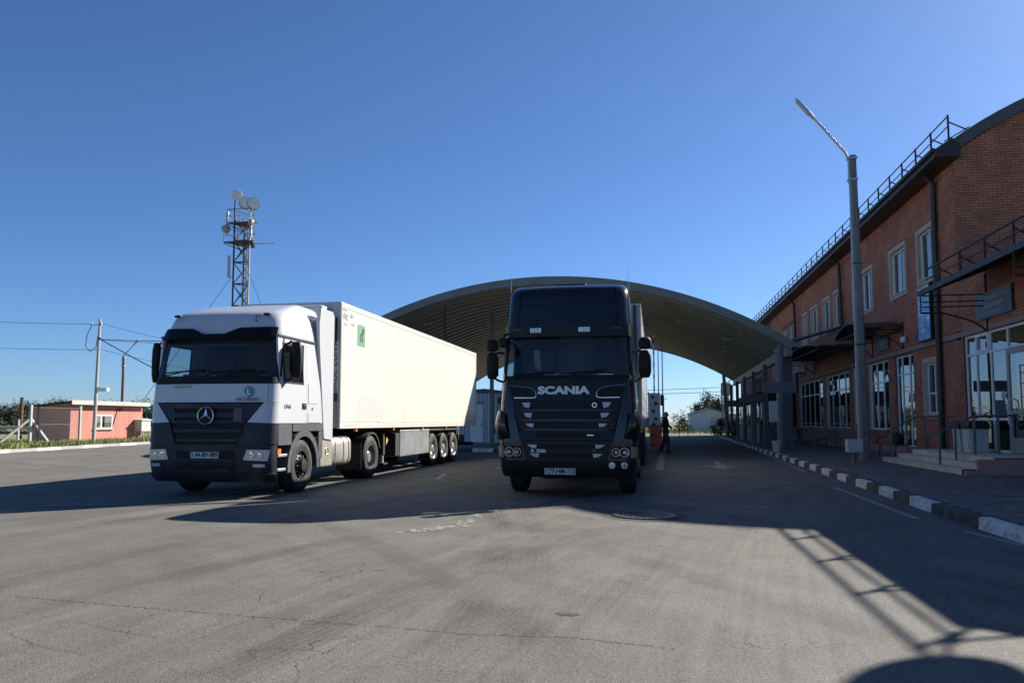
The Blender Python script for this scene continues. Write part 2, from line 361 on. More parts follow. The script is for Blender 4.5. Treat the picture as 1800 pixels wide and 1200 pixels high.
def crack(name, pts, w):
    mb = MB(); P = []
    for (a, b_) in zip(pts, pts[1:]):
        n = 60
        for i in range(n): P.append((a[0] + (b_[0] - a[0]) * i / n, a[1] + (b_[1] - a[1]) * i / n + rs.gauss(0, .009)))
    for i in range(len(P) - 1):
        if rs.random() < .16: continue
        k = w * rs.uniform(.25, 1.1); q = w * rs.uniform(.25, 1.1)
        mb.add([(P[i][0], P[i][1] - k, .0035), (P[i + 1][0], P[i + 1][1] - q, .0035), (P[i + 1][0], P[i + 1][1] + q, .0035), (P[i][0], P[i][1] + k, .0035)], [(0, 1, 2, 3)])
    return struct(name, mb, DARKC, recalc=False)
DARKC = M('crack_dark', (.035, .034, .033), .95)
crack('asphalt_crack', [(-4.97, 5.34), (-3.46, 5.15), (-1.77, 5.0), (-1.21, 4.93), (-.55, 4.97), (.12, 4.84)], .0055)
for c in ([(-3.0, 5.1), (-2.9, 4.86), (-2.97, 4.62)], [(-2.62, 5.06), (-2.55, 4.9), (-2.42, 4.75)], [(-3.9, 4.75), (-3.5, 4.6), (-3.1, 4.5)], [(-3.5, 4.9), (-3.45, 4.7), (-3.3, 4.45)], [(-4.1, 4.4), (-3.7, 4.2), (-3.3, 4.1)], [(-2.2, 5.0), (-2.15, 4.88), (-2.2, 4.7)]):
    crack('asphalt_crack', c, .0035)

# ---------------------------------------------------------------- kerbs
KW = M('kerb_white', (.62, .61, .57), .85, var=.2, vscale=9, bump=.6, bscale=30, dirt=(.15, .14, .13), dscale=7, damt=1.0, world_co=True)
KB = M('kerb_black', (.035, .035, .037), .85, var=.3, vscale=7, bump=.4, bscale=30, dirt=(.12, .12, .115), dscale=3.5, damt=.8, world_co=True)
KC = M('kerb_concrete', (.27, .265, .25), .9, var=.2, vscale=6, bump=.4, bscale=30, world_co=True)
def kerb(name, segs, h=.15, w=.16):
    """segs: list of (p0, p1, material); the stones stand between the points"""
    root = bpy.data.objects.new(name, None); COL.objects.link(root); root['kind'] = 'structure'
    for p0, p1, mt in segs:
        a = Vector((p0[0], p0[1], 0)); b = Vector((p1[0], p1[1], 0)); d = b - a; L = d.length - .012; ang = atan2(d.y, d.x)
        mb = MB(); hh = h + rs.uniform(-.008, .008)
        # face towards the road is battered and the top arris rounded
        pr = [(-w / 2, -.1), (-w / 2 + .012, hh - .03), (-w / 2 + .03, hh - .008), (-w / 2 + .045, hh), (w / 2 - .01, hh), (w / 2, hh - .01), (w / 2, -.1)]
        mb.prism(pr, 'X', -L / 2, L / 2)
        o = ob('kerb_stone', mb, mt, root, 40); o.location = (a + b) / 2 + Vector((rs.uniform(-.008, .008), rs.uniform(-.008, .008), 0)); o.rotation_euler = (0, 0, ang + rs.uniform(-.006, .006))
    return root
segs = []; y = 2.9; white = True
for y0, y1, wt in [(2.9, 4.9, 0), (4.9, 6.9, 1), (6.9, 8.9, 0), (8.9, 10.85, 1), (10.85, 11.75, 0), (11.75, 12.65, 0), (12.65, 13.75, 1)]:
    segs.append(((KX(y1) + .08, y1), (KX(y0) + .08, y0), KW if wt else KB))
y = 13.75; wt = False
while y < 70:
    y1 = y + (1.0 if wt else .95)
    segs.append(((KX(y1) + .08, y1), (KX(y) + .08, y), KW if wt else KB)); y = y1; wt = not wt
kerb('kerb_right', segs)
segs = []; y = 24; wt = True; pr = None
while y < 66:
    y1 = y + 1.9
    segs.append(((LX(y1), y1), (LX(y), y), KW if wt else KC)); y = y1; wt = not wt
kerb('kerb_left', [(b, a, m) for a, b, m in segs], .14, .2)

# ---------------------------------------------------------------- pavement with paving blocks
PAVEB = M('pavement_bed', (.06, .058, .055), .95, var=.3, vscale=5, world_co=True)
py = [-20, 3, 12.5, 23.7, 40, 73]
pv = [(KX(y) + .15, y, .125) for y in py] + [(9.4, 73, .14), (9.4, -20, .14)]
side_w = struct('pavement', MB().add(pv, [tuple(range(len(pv)))[::-1]]), PAVEB)
TILE = island('paving_blocks', [(.10, .098, .095), (.15, .145, .14), (.12, .11, .105), (.17, .165, .155), (.13, .12, .12)], .88, .35, 60, .2, 3)
mb = MB(); rt = random.Random(5)
yy = 6.0; row = 0
while yy < 46:
    x = KX(yy) + .2 + (row % 2) * .1; dy = .2
    while x < 8.98:
        w = .2 if (row % 3) else .3
        z = .145 + rt.uniform(-.004, .004); tl = rt.uniform(-.003, .003); x1 = min(x + w - .012, 8.98)
        if x1 - x > .05 and not (x > 6.9 and 19.3 < yy < 25.8):
            y0, y1 = yy, yy + dy - .012
            mb.add([(x, y0, .1), (x1, y0, .1), (x1, y1, .1), (x, y1, .1), (x + .006, y0 + .006, z + tl), (x1 - .006, y0 + .006, z), (x1 - .006, y1 - .006, z - tl), (x + .006, y1 - .006, z)],
                   [(4, 5, 6, 7), (0, 1, 5, 4), (1, 2, 6, 5), (2, 3, 7, 6), (3, 0, 4, 7)])
        x += w
    yy += dy; row += 1
pb = ob('paving_blocks', mb, TILE, side_w, 0, recalc=False, kind='stuff')

# ---------------------------------------------------------------- grass verges
BLADE = island('grass_blade', [(.12, .17, .03), (.19, .23, .055), (.26, .25, .09), (.15, .2, .04)], .8, 0, 40, .2, 2)
def grass(name, label, n, fn, h0, h1, seed=2):
    r = random.Random(seed); mb = MB(); vs = []; fs = []
    while len(fs) < n:
        x, y, k = fn(r)
        if k is None: continue
        a = r.uniform(0, 2 * pi); h = r.uniform(h0, h1) * k; w = .012 + .02 * r.random(); lx, ly = r.gauss(0, .35) * h, r.gauss(0, .35) * h
        o = len(vs); vs += [(x - w * cos(a), y - w * sin(a), -.03), (x + w * cos(a), y + w * sin(a), -.03), (x + lx * .4 + w * .6 * cos(a), y + ly * .4 + w * .6 * sin(a), h * .55), (x + lx, y + ly, h)]
        fs.append((o, o + 1, o + 2)); fs.append((o, o + 2, o + 3))
    mb.v = vs; mb.f = fs
    o = ob(name, mb, BLADE, None, 0, recalc=False, kind='stuff'); o['label'] = label; o['category'] = 'grass'; return o
VERGE = M('verge_soil', (.17, .185, .065), .95, var=.45, vscale=2.5, bump=.6, bscale=10, world_co=True, dirt=(.15, .12, .07), dscale=.7, damt=.7)
pv = [(LX(y) - .08, y, .09) for y in (20, 29.5, 38, 46, 54, 62)] + [(-62, 80, .1), (-70, 20, .1)]
struct('verge', MB().add(pv, [tuple(range(len(pv)))]), VERGE)
def left_verge(r):
    y = r.uniform(26, 60); x = LX(y) - .15 - abs(r.gauss(0, 3.2))
    return x, y, (.5 + r.random()) if x > -42 else .8
grass('verge_grass', 'green grass along the kerb in front of the pink hut', 46000, left_verge, .12, .3)
pv = [(6.0, 73.5, .06), (7.0, 75.5, .06), (9.4, 76.5, .06), (30, 76.5, .06), (30, 64, .06), (5.65, 64, .06)]
struct('verge', MB().add(pv, [tuple(range(len(pv)))]), VERGE)
def right_verge(r): return r.uniform(5.9, 11), r.uniform(64.2, 76), .8 + .5 * r.random()
grass('verge_grass', 'sunlit grass corner beyond the arched canopy by the leaning pole', 7000, right_verge, .1, .2, 4)
struct('road', MB().add([(-120, 84.1, -.004), (120, 84.1, -.004), (120, 91, -.004), (-120, 91, -.004)], [(0, 1, 2, 3)]), ASPH, recalc=False)
def far_verge(r): return r.uniform(-14, 14), r.uniform(91, 118), 1.2
grass('verge_grass', 'strip of tall grass across the far road', 9000, far_verge, .15, .4, 6)
# ---------------------------------------------------------------- brick building
MORTAR = M('mortar', (.13, .075, .06), .95, var=.2, vscale=8, world_co=True)
BRICK = island('brick_red', [(.47, .175, .10), (.53, .20, .115), (.41, .145, .088), (.50, .185, .105), (.36, .13, .085), (.52, .195, .11)], .85, .35, 70, .26, 1.3)
TRIM = island('brick_pale', [(.52, .41, .32), (.58, .47, .37), (.48, .38, .30)], .85, .3, 60, .12, 5)
PALE = M('pale_band', (.36, .22, .17), .85, var=.15, vscale=6, world_co=True)
PVC = M('white_pvc', (.80, .80, .79), .35, var=.05, vscale=3)
ALU = M('grey_aluminium', (.30, .31, .32), .4, .3)
ROOFM = M('roof_metal', (.10, .10, .105), .5, .4, var=.2, vscale=2, world_co=True)
BROWN = M('brown_steel', (.035, .026, .024), .5, .1, var=.2, vscale=4)
DPIPE = M('downpipe_brown', (.045, .036, .034), .45, .2, var=.2, vscale=3)
PINK = M('pink_plinth', (.46, .24, .21), .9, var=.15, vscale=3, bump=.3, bscale=40, dirt=(.2, .12, .11), dscale=2, damt=.6, world_co=True)
WGLASS = glass('window_glass', (.16, .18, .18), 3.4, .0, (.9, .94, .98))
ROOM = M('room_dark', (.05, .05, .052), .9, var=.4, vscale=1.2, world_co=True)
CURT = M('curtain', (.30, .30, .28), .9, var=.2, vscale=5, stretch=(1, 6, .3), world_co=True)
XB = 9.0                                       # facade plane
bld = thing('brick_building', 'long two-storey red brick building with arched metal roof and snow rail', 'building', (0, 0, 0))
Y0, Y1, ZE = 24.75, 84.0, 9.35
OPEN = []                                      # (y0, y1, z0, z1) openings of the long facade
UP = [(26.55, 28.15), (29.6, 31.3), (33.9, 35.5), (35.75, 36.95), (39.2, 40.7), (41.7, 43.3), (44.8, 46.5), (47.7, 49.1), (52.2, 53.8), (54.6, 56.2), (58.0, 59.6), (61, 62.6), (65, 66.6), (69, 70.6), (73, 74.6)]
for a, b in UP: OPEN.append((a, b, 6.12, 7.74))
LOW = [(29.1, 31.2, .45, 3.78), (32.0, 34.8, 1.05, 3.78), (35.2, 37.4, 1.05, 3.78), (38.15, 43.1, 1.05, 3.72), (43.9, 50.8, 1.05, 3.7), (52, 58, 1.05, 3.7)]
for o_ in LOW: OPEN.append(o_)
OPEN.append((26.55, 28.0, 1.62, 3.3))
ANN = (20.55, 24.62, .55, 3.84)                # glazed entrance of the annex
def grid_wall(mb, y0, y1, z0, z1, opens, x, depth=.22):
    ys = sorted({y0, y1} | {v for o in opens for v in o[:2] if y0 < v < y1}); zs = sorted({z0, z1} | {v for o in opens for v in o[2:] if z0 < v < z1})
    for a, b in zip(ys, ys[1:]):
        for c, d in zip(zs, zs[1:]):
            if any(o[0] <= a and b <= o[1] and o[2] <= c and d <= o[3] for o in opens): continue
            mb.add([(x, a, c), (x, b, c), (x, b, d), (x, a, d)], [(3, 2, 1, 0)])
    for a, b, c, d in opens:
        X = x + depth
        mb.add([(x, a, c), (X, a, c), (X, a, d), (x, a, d)], [(0, 1, 2, 3)]); mb.add([(x, b, c), (X, b, c), (X, b, d), (x, b, d)], [(3, 2, 1, 0)])
        mb.add([(x, a, d), (X, a, d), (X, b, d), (x, b, d)], [(0, 1, 2, 3)]); mb.add([(x, a, c), (X, a, c), (X, b, c), (x, b, c)], [(3, 2, 1, 0)])
PIT, BL, BH, PRJ = .085, .262, .073, .006
def bricks(mb, y0, y1, z0, z1, opens, face, rnd, skip=None):
    """courses of single bricks; face(u, z, d) -> point, d = how far proud"""
    z = z0; k = 0
    while z < z1 - .02:
        zt = min(z + BH, z1); u = y0 - (BL / 2 if k % 2 else 0)
        blk = sorted([(o[0], o[1]) for o in opens if o[2] < zt - .015 and o[3] > z + .015])
        while u < y1:
            a, b = max(u, y0), min(u + BL - .011, y1); segs = [(a, b)]
            for (p, q) in blk:
                segs = [s for (c, d) in segs for s in ((c, min(d, p)), (max(c, q), d)) if s[1] - s[0] > .02]
            for c, d in segs:
                if d - c > .02 and not (skip and skip(c, d, z, zt)):
                    e = PRJ + rnd.uniform(-.002, .002)
                    mb.add([face(c, z, -.01), face(d, z, -.01), face(d, zt, -.01), face(c, zt, -.01), face(c + .003, z + .003, e), face(d - .003, z + .003, e), face(d - .003, zt - .003, e), face(c + .003, zt - .003, e)],
                           [(4, 5, 6, 7), (0, 1, 5, 4), (1, 2, 6, 5), (2, 3, 7, 6), (3, 0, 4, 7)])
            u += BL
        z += PIT; k += 1
rb = random.Random(8)
mb = MB(); grid_wall(mb, Y0, Y1, 0, ZE, OPEN, XB); ob('wall', mb, MORTAR, bld, 0, recalc=False)
TRW = .17
blk = [(a - TRW, b + TRW, c - TRW, d + TRW) for a, b, c, d in OPEN[:len(UP)]] + [(a, b, c, d) for a, b, c, d in LOW] + [(26.55 - TRW, 28.0 + TRW, 1.62 - TRW, 3.3 + TRW), (Y0, Y1, 3.86, 4.02), (Y0, Y1, 0, .48)]
mb = MB(); bricks(mb, Y0 + .004, 62, .49, ZE, blk, lambda u, z, d: (XB - d, u, z), rb)
ob('facade_bricks', mb, BRICK, bld, 0, recalc=False, kind='stuff')
ob('band', MB().box(XB - .02, XB + .05, Y0 + .02, Y1, 3.862, 4.018), PALE, bld, 0)
ob('plinth', MB().box(XB - .035, XB + .05, Y0 + .02, Y1, .0, .48), PINK, bld, 0)
# pale brick surrounds, laid as single bricks round each window
mb = MB()
for a, b, c, d in OPEN[:len(UP)] + [OPEN[-1]]:
    if a > 50: continue
    z = c - TRW; k = 0
    while z < d + TRW - .03:
        for (p, q) in ((a - TRW, a), (b, b + TRW)):
            q_ = q if k % 2 else (q if p < a else q); mb.box(XB - .026, XB + .2, p, q, z, min(z + BH, d + TRW))
        z += PIT; k += 1
    n = int((b - a) / .085)
    for i in range(n):
        u = a + (b - a) * i / n
        for zz in (c - TRW, d): mb.box(XB - .026, XB + .2, u + .004, u + (b - a) / n - .004, zz, zz + TRW)
ob('window_surrounds', mb, TRIM, bld, 0, recalc=False, kind='stuff')
SILL = M('sill_metal', (.5, .47, .43), .5, .2)
def window(parent, a, b, c, d, mull, x, trans=None, open_=None, frame=PVC, fw=.06, nm='window', sill=True):
    """framed window in an opening of the facade: frame, mullions, panes and a sill"""
    mb = MB(); X0, X1 = x, x + .07
    mb.box(X0, X1, a, a + fw, c, d); mb.box(X0, X1, b - fw, b, c, d); mb.box(X0 + .002, X1, a + fw, b - fw, d - fw, d); mb.box(X0 + .002, X1, a + fw, b - fw, c, c + fw)
    for m_ in mull: mb.box(X0 + .004, X1 - .002, m_ - fw / 2, m_ + fw / 2, c + fw, d - fw)
    for t in trans or []: mb.box(X0 + .006, X1 - .004, a + fw, b - fw, t - fw / 2, t + fw / 2)
    f = ob(nm, mb, frame, parent, 0, bevel=.006)
    us = [a + fw] + [m_ for m_ in mull] + [b - fw]; ts = [c + fw] + list(trans or []) + [d - fw]
    for p, q in zip(us, us[1:]):
        for r_, s_ in zip(ts, ts[1:]):
            tw = rb.uniform(-.006, .006)
            g = MB().add([(x + .035 + tw, p, r_), (x + .035 - tw, q, r_), (x + .035 - tw * .4, q, s_), (x + .035 + tw * .6, p, s_)], [(3, 2, 1, 0)])
            ob('pane', g, WGLASS, f, 0, recalc=False)
    if sill: ob('reveal', MB().box(XB - .02, x, b - .004, b, c, d).box(XB - .02, x, a, a + .004, c, d).box(XB - .02, x, a + .004, b - .004, d - .004, d), TRIM, f, 0); ob('sill', MB().box(XB - .06, XB + .1, a - .02, b + .02, c - .035, c - .003), SILL, f, 0)
    return f
for a, b in UP:
    if a < 57: window(bld, a, b, 6.12, 7.74, [(a * .52 + b * .48)], XB + .09)
window(bld, 26.55, 28.0, 1.62, 3.3, [27.35], XB + .09, [2.3])
window(bld, 29.1, 31.2, .45, 3.78, [29.75, 30.6], XB + .06, [3.1], nm='door_glazing', sill=False)
window(bld, 32.0, 34.8, 1.05, 3.78, [33.0, 33.9], XB + .06, [2.95])
window(bld, 35.2, 37.4, 1.05, 3.78, [36.2], XB + .06, [2.95])
window(bld, 38.15, 43.1, 1.05, 3.72, [39.3, 40.6, 42.0], XB + .06, [2.9])
window(bld, 43.9, 50.8, 1.05, 3.7, [45.2, 46.6, 48, 49.4], XB + .06, [2.9])
# rooms behind the glass
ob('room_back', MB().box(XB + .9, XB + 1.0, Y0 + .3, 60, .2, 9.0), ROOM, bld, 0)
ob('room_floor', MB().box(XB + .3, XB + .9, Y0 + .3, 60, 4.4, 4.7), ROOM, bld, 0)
for a, b in ((32.7, 33.3), (33.9, 34.3), (39.1, 39.9), (41.4, 42.6), (45.1, 46.0), (47, 48), (49, 49.9), (30.0, 30.3), (26.7, 27.2), (29.75, 30.1), (42.9, 43.2), (40.1, 40.5)):
    zz = (1.05, 3.6) if a > 32 and not 40 < a < 41 else ((1.7, 3.2) if a < 27 else (.6, 3.6))
    mb = MB(); n = 10
    for i in range(n):
        u = a + (b - a) * i / n; v_ = a + (b - a) * (i + 1) / n; mb.add([(XB + .32 + .05 * (i % 2), u, zz[0]), (XB + .32 + .05 * ((i + 1) % 2), v_, zz[0]), (XB + .32 + .05 * ((i + 1) % 2), v_, zz[1]), (XB + .32 + .05 * (i % 2), u, zz[1])], [(0, 1, 2, 3)])
    ob('curtain', mb, CURT, bld, 30, recalc=False)
# gable wall facing the yard: single bricks
HW, RR = 6.9, 11.7                              # arched roof: half span, radius
XM = 8.8 + HW; ZC = 9.6 + sqrt(RR * RR - HW * HW)
ZC = 9.6 - sqrt(RR * RR - HW * HW)
def arch(x): return ZC + sqrt(max(0, RR * RR - (x - XM) ** 2))
mb = MB(); pts = [(9.0, 0)] + [(2 * XM - 9.0, 0)] + [(x, arch(x) - .1) for x in [2 * XM - 9.0 - i * (2 * (XM - 9)) / 24 for i in range(25)]]
mb.prism(pts, 'Y', Y0 + .012, Y0 + .3); ob('gable_wall', mb, MORTAR, bld, 0)
mb = MB(); full = [0]; BMESH = {}
def brick_piece(w, h):
    k = (round(w, 3), round(h, 3))
    if k not in BMESH:
        b_ = MB().add([(0, .015, 0), (w, .015, 0), (w, .015, h), (0, .015, h), (.003, -PRJ, .003), (w - .003, -PRJ, .003), (w - .003, -PRJ, h - .003), (.003, -PRJ, h - .003)], [(7, 6, 5, 4), (4, 5, 1, 0), (5, 6, 2, 1), (6, 7, 3, 2), (7, 4, 0, 3)])
        BMESH[k] = b_.mesh('brick', 0); BMESH[k].materials.append(BRICK)
    return BMESH[k]
z = 5.5; k = 0; cnt = 0
while z < 11.6:
    u = 9.0 - (BL / 2 if k % 2 else 0)
    while u < 16:
        a, b = max(u, 9.0), u + BL - .011; zt = z + BH
        if min(arch(a), arch(b)) - .12 > zt:
            if b < 10.75 and cnt < 300 and z > 6.0 and b - a > .05:
                o = ob('brick', brick_piece(b - a, BH), BRICK, bld); o.location = (a, Y0 + .01 + rb.uniform(-.002, .002), z); cnt += 1
            else:
                e = PRJ + rb.uniform(-.002, .002); yy = Y0 + .01
                mb.add([(a, yy + .02, z), (b, yy + .02, z), (b, yy + .02, zt), (a, yy + .02, zt), (a + .003, yy - e, z + .003), (b - .003, yy - e, z + .003), (b - .003, yy - e, zt - .003), (a + .003, yy - e, zt - .003)], [(7, 6, 5, 4), (4, 5, 1, 0), (5, 6, 2, 1), (6, 7, 3, 2), (7, 4, 0, 3)])
        u += BL
    z += PIT; k += 1
ob('gable_bricks', mb, BRICK, bld, 0, recalc=False, kind='stuff')
# arched metal roof with boxed eave, gutter and snow rail
n = 28; prof = [(8.78 + i * (2 * HW + .04) / n) for i in range(n + 1)]
top = [(x, arch(x) + .13) for x in prof]; bot = [(x, arch(x) - .24) for x in prof[::-1]]
mb = MB(); mb.prism(top + bot, 'Y', Y0 - .1, Y1); ob('roof', mb, ROOFM, bld, 25)
mb = MB(); mb.prism([(8.3, 9.18), (9.02, 9.18), (9.02, 9.55), (8.8, 9.75), (8.3, 9.42)], 'Y', Y0 - .55, Y1); ob('eave_box', mb, BROWN, bld, 0, bevel=.015)
mb = MB(); mb.tube([(8.26, Y0 - .55, 9.4), (8.26, Y1, 9.4)], .07, 8); ob('gutter', mb, BROWN, bld)
sr = ob('snow_rail', MB().tube([(8.72, Y0 - .5, 10.42), (8.72, Y1, 10.42)], .022, 6).tube([(8.72, Y0 - .5, 10.12), (8.72, Y1, 10.12)], .018, 6), BROWN, bld)
y = Y0 - .5
while y < 74:
    mb = MB(); mb.bar((8.72, y, 9.7), (8.72, y, 10.46), .05, .03); mb.bar((8.72, y, 10.25), (9.22, y, 9.98), .03, .03); mb.bar((8.6, y, 9.66), (9.3, y, 10.06), .04, .03)
    ob('rail_post', mb, BROWN, sr); y += 1.45
def downpipe(pts, r=.075):
    mb = MB(); mb.tube(pts, r, 10); d = ob('downpipe', mb, DPIPE, bld)
    for i in range(len(pts) - 1):
        a, b = Vector(pts[i]), Vector(pts[i + 1]); L = (b - a).length
        for k in range(1, int(L / 2) + 1):
            c = a + (b - a) * (k / (int(L / 2) + 1)); dd = (b - a).normalized(); ob('pipe_clip', MB().tube([c - dd * .025, c + dd * .025], r + .014, 10), BROWN, d)
downpipe([(8.6, 26.05, 9.2), (8.86, 26.1, 8.95), (8.88, 26.2, 8.6), (8.88, 26.3, .35)], .085)
downpipe([(8.35, 38.6, 9.25), (8.8, 38.65, 8.9), (8.86, 38.7, 5.9), (8.7, 39.4, 5.86), (8.0, 45, 5.95), (6.6, 47.5, 6.0)], .085)
downpipe([(8.35, 50.6, 9.25), (8.8, 50.7, 8.8), (8.86, 50.8, 3.2)], .085)

# ---------------------------------------------------------------- single-storey entrance annex
ann = thing('entrance_annex', 'single-storey red brick entrance annex with wide white framed glazing', 'annex', (0, 0, 0))
AY0 = 12.2
mb = MB(); grid_wall(mb, AY0, Y0 - .003, 0, 5.54, [ANN], XB); mb.add([(9.0, AY0, 0), (14, AY0, 0), (14, AY0, 5.54), (9.0, AY0, 5.54)], [(0, 1, 2, 3)]); mb.add([(9, AY0, 5.54), (14, AY0, 5.54), (14, Y0, 5.54), (9, Y0, 5.54)], [(0, 1, 2, 3)])
ob('wall', mb, MORTAR, ann, 0, recalc=False)
mb = MB(); bricks(mb, AY0 + .1, Y0 - .004,   .55, 5.5, [ANN, (AY0, Y0 + .2, 3.86, 4.02)], lambda u, z, d: (XB - d, u, z), rb); ob('annex_bricks', mb, BRICK, ann, 0, recalc=False, kind='stuff')
ob('band', MB().box(XB - .02, XB + .05, AY0, Y0 + .015, 3.862, 4.018), PALE, ann, 0)
f = window(ann, *ANN, [21.9, 22.95, 23.9], XB + .05, [3.28], frame=PVC, fw=.065, nm='glazing', sill=False)
ob('glazing_rail', MB().box(XB + .045, XB + .11, 21.9, 24.6, 1.4, 1.46), PVC, f, 0)
mb = MB(); mb.box(XB + .03, XB + .1, 22.95 + .06, 23.02 + .06, 3.32, 3.8); mb.box(XB + .03, XB + .1, 23.8, 23.86, 3.32, 3.8); mb.box(XB + .032, XB + .1, 23.08, 23.8, 3.74, 3.8); mb.box(XB + .032, XB + .1, 23.08, 23.8, 3.32, 3.38); ob('tilt_sash', mb, PVC, f, 0)
dr = ob('door', MB().box(XB + .0, XB + .07, 21.78, 21.9, .56, 3.26).box(XB, XB + .07, 20.62, 20.74, .56, 3.26).box(XB + .002, XB + .07, 20.74, 21.78, 3.1, 3.26).box(XB + .002, XB + .07, 20.74, 21.78, .56, .95).box(XB + .002, XB + .07, 20.74, 21.78, 1.55, 1.65), ALU, ann, 0, bevel=.008)
ob('handle', MB().tube([(XB - .0, 21.72, 1.95), (XB - .09, 21.7, 1.9), (XB - .1, 21.66, 1.6), (XB - .09, 21.7, 1.32), (XB, 21.72, 1.27)], .018, 8), PVC, dr)
ob('pane', MB().add([(XB + .03, 20.74, 1.65), (XB + .03, 21.78, 1.65), (XB + .03, 21.78, 3.1), (XB + .03, 20.74, 3.1)], [(3, 2, 1, 0)]), WGLASS, dr, 0, recalc=False)
STK = M('blue_sticker', (.10, .3, .55), .4)
ob('sticker', MB().lathe([(.001, -.004), (.13, -.004), (.13, 0)], 20, 'X', (XB + .03, 22.2, 2.05)), STK, f)
text('sticker_letter', 'а', .2, (XB + .022, 22.2, 2.07), LEFT, PVC, f, .001)
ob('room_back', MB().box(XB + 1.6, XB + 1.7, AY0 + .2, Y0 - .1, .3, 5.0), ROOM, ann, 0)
# canopy over the entrance: lean-to sheet roof on curved brackets, snow rail on top
can = thing('entrance_canopy', 'brown steel lean-to canopy with curved brackets over the glazed entrance', 'canopy', (0, 0, 0))
CY0, CY1 = 11.65, 22.9
mb = MB(); mb.add([(7.3, CY0, 4.88), (9.2, CY0, 5.62), (9.2, CY1, 5.62), (7.3, CY1, 4.88), (7.3, CY0, 4.95), (9.2, CY0, 5.7), (9.2, CY1, 5.7), (7.3, CY1, 4.95)], [(0, 1, 2, 3), (4, 7, 6, 5), (0, 4, 5, 1), (1, 5, 6, 2), (2, 6, 7, 3), (3, 7, 4, 0)])
ob('roof_sheet', mb, ROOFM, can, 0)
y = CY0 + .1
while y < CY1:
    ob('purlin', MB().bar((7.35, y, 4.87), (9.0, y, 5.515), .04, .05), BROWN, can, 0); y += .48
ob('fascia', MB().box(7.26, 7.3, CY0 - .02, CY1 + .02, 4.83, 4.97), BROWN, can, 0)
for y in (CY1 - .05, 17.2, CY0 + .1):
    mb = MB()
    for zz in (4.84, 4.66, 4.52): mb.tube([(7.34, y, zz), (8.98, y, zz)], .018, 6)
    mb.tube([(8.97, y, 5.4), (8.97, y, 3.85)], .025, 6)
    mb.tube([(7.3, y, 4.36), (7.9, y, 4.34), (8.35, y, 4.2), (8.65, y, 4.08), (8.85, y, 3.93), (8.97, y, 3.8)], .025, 6)
    mb.tube([(7.31, y, 4.9), (7.31, y, 4.36)], .018, 6)
    ob('bracket', mb, BROWN, can)
sr = ob('snow_rail', MB().tube([(7.5, CY0, 5.57), (7.5, CY1, 5.57)], .03, 6).tube([(7.5, CY0, 5.3), (7.5, CY1, 5.3)], .024, 6), BROWN, can)
y = CY0 + .15
while y < CY1 + .1:
    ob('rail_post', MB().bar((7.5, y, 4.98), (7.5, y, 5.6), .05, .035).bar((7.5, y, 5.45), (7.9, y, 5.2), .035), BROWN, sr); y += 1.45
dish = thing('unseen_shadow_dish', 'unseen white dish shape added at the near canopy corner to cast a round shadow', 'dish', (7.3, 11.0, 5.5))  # out of view, added only for the round shadow it throws on the yard
dm = MB(); dm.lathe([(.001, .14), (.25, .1), (.45, .03), (.56, -.06), (.56, -.075), (.43, .01), (.001, .12)], 24, 'Z'); dd = ob('reflector', dm, PVC, dish); dd.scale = (.7, .7, .7); dd.rotation_euler = (radians(-55), 0, radians(-40))
ob('arm', MB().tube([(0, .05, -.05), (0, .45, -.3), (.15, .8, -.5)], .025, 8), ALU, dish)

# ---------------------------------------------------------------- entrance steps, rails, things at the wall
STEP = island('step_tile', [(.58, .55, .48), (.54, .51, .45), (.62, .59, .52)], .7, .2, 40, .15, 3)
stp = thing('entrance_steps', 'tiled entrance steps with pink rendered end wall', 'steps', (0, 0, 0))
for i, (xa, z0, z1) in enumerate(((6.95, .1, .28), (7.3, .15, .41), (7.65, .2, .54))):
    y0, y1 = 19.4 + .0 * i, 25.7 - .28 * i
    ob('step', MB().box(xa + .012, 9.0 - .05, y0 + .06, y1, .05, z1 - .012), MORTAR, stp, 0)
    y = y0 + .06; mbt = MB()
    while y < y1 - .05:
        yb = min(y + .3, y1); mbt.box(xa, xa + .012, y + .003, yb - .003, z0 if i == 0 else z1 - .14, z1 - .02)
        mbt.box(xa - .015, xa + .33, y + .003, yb - .003, z1 - .018, z1 + rb.uniform(0, .002)); y += .3
    ob('tiles', mbt, STEP, stp, 0, kind='stuff')
    ob('end_tiles', MB().box(xa, 9.0 - .06, y1, y1 + .014, .1, z1 - .01), STEP, stp, 0)
ob('landing', MB().box(7.98, 8.985, 19.46, 25.1, .535, .548), STEP, stp, 0)
ob('end_wall', MB().box(7.25, 8.99, 19.32, 19.45, .05, .5).box(7.0, 7.26, 19.32, 19.45, .05, .24), PINK, stp, 0)
STEEL = M('rail_steel', (.16, .165, .175), .4, .5, var=.15, vscale=5)
def handrail(name, label, y, posts, rails):
    t = thing(name, label, 'handrail', (0, 0, 0))
    for (x, z0, z1) in posts: ob('post', MB().bar((x, y, z0), (x, y, z1), .05, .05), STEEL, t, 0)
    for r_ in rails: ob('rail', MB().tube([(x, y, z) for x, z in r_], .026, 8), STEEL, t)
    return t
handrail('handrail', 'grey steel handrail down the middle of the entrance steps', 21.3, [(7.12, .27, 1.08), (7.5, .4, 1.3), (7.95, .54, 1.5), (8.5, .54, 1.5)], [[(6.85, .98), (6.95, 1.08), (7.12, 1.1), (7.95, 1.5), (8.9, 1.52)]])
handrail('handrail', 'grey steel handrail at the planter end of the entrance steps by the downpipe', 25.45, [(7.15, .26, 1.12), (7.6, .4, 1.38), (8.1, .54, 1.5), (8.75, .54, 1.5)], [[(6.85, 1.0), (7.15, 1.14), (7.85, 1.5), (8.9, 1.52)]])
t = thing('ramp_railing', 'long dark grey steel balustrade along the wall under the shop windows', 'railing', (0, 0, 0))
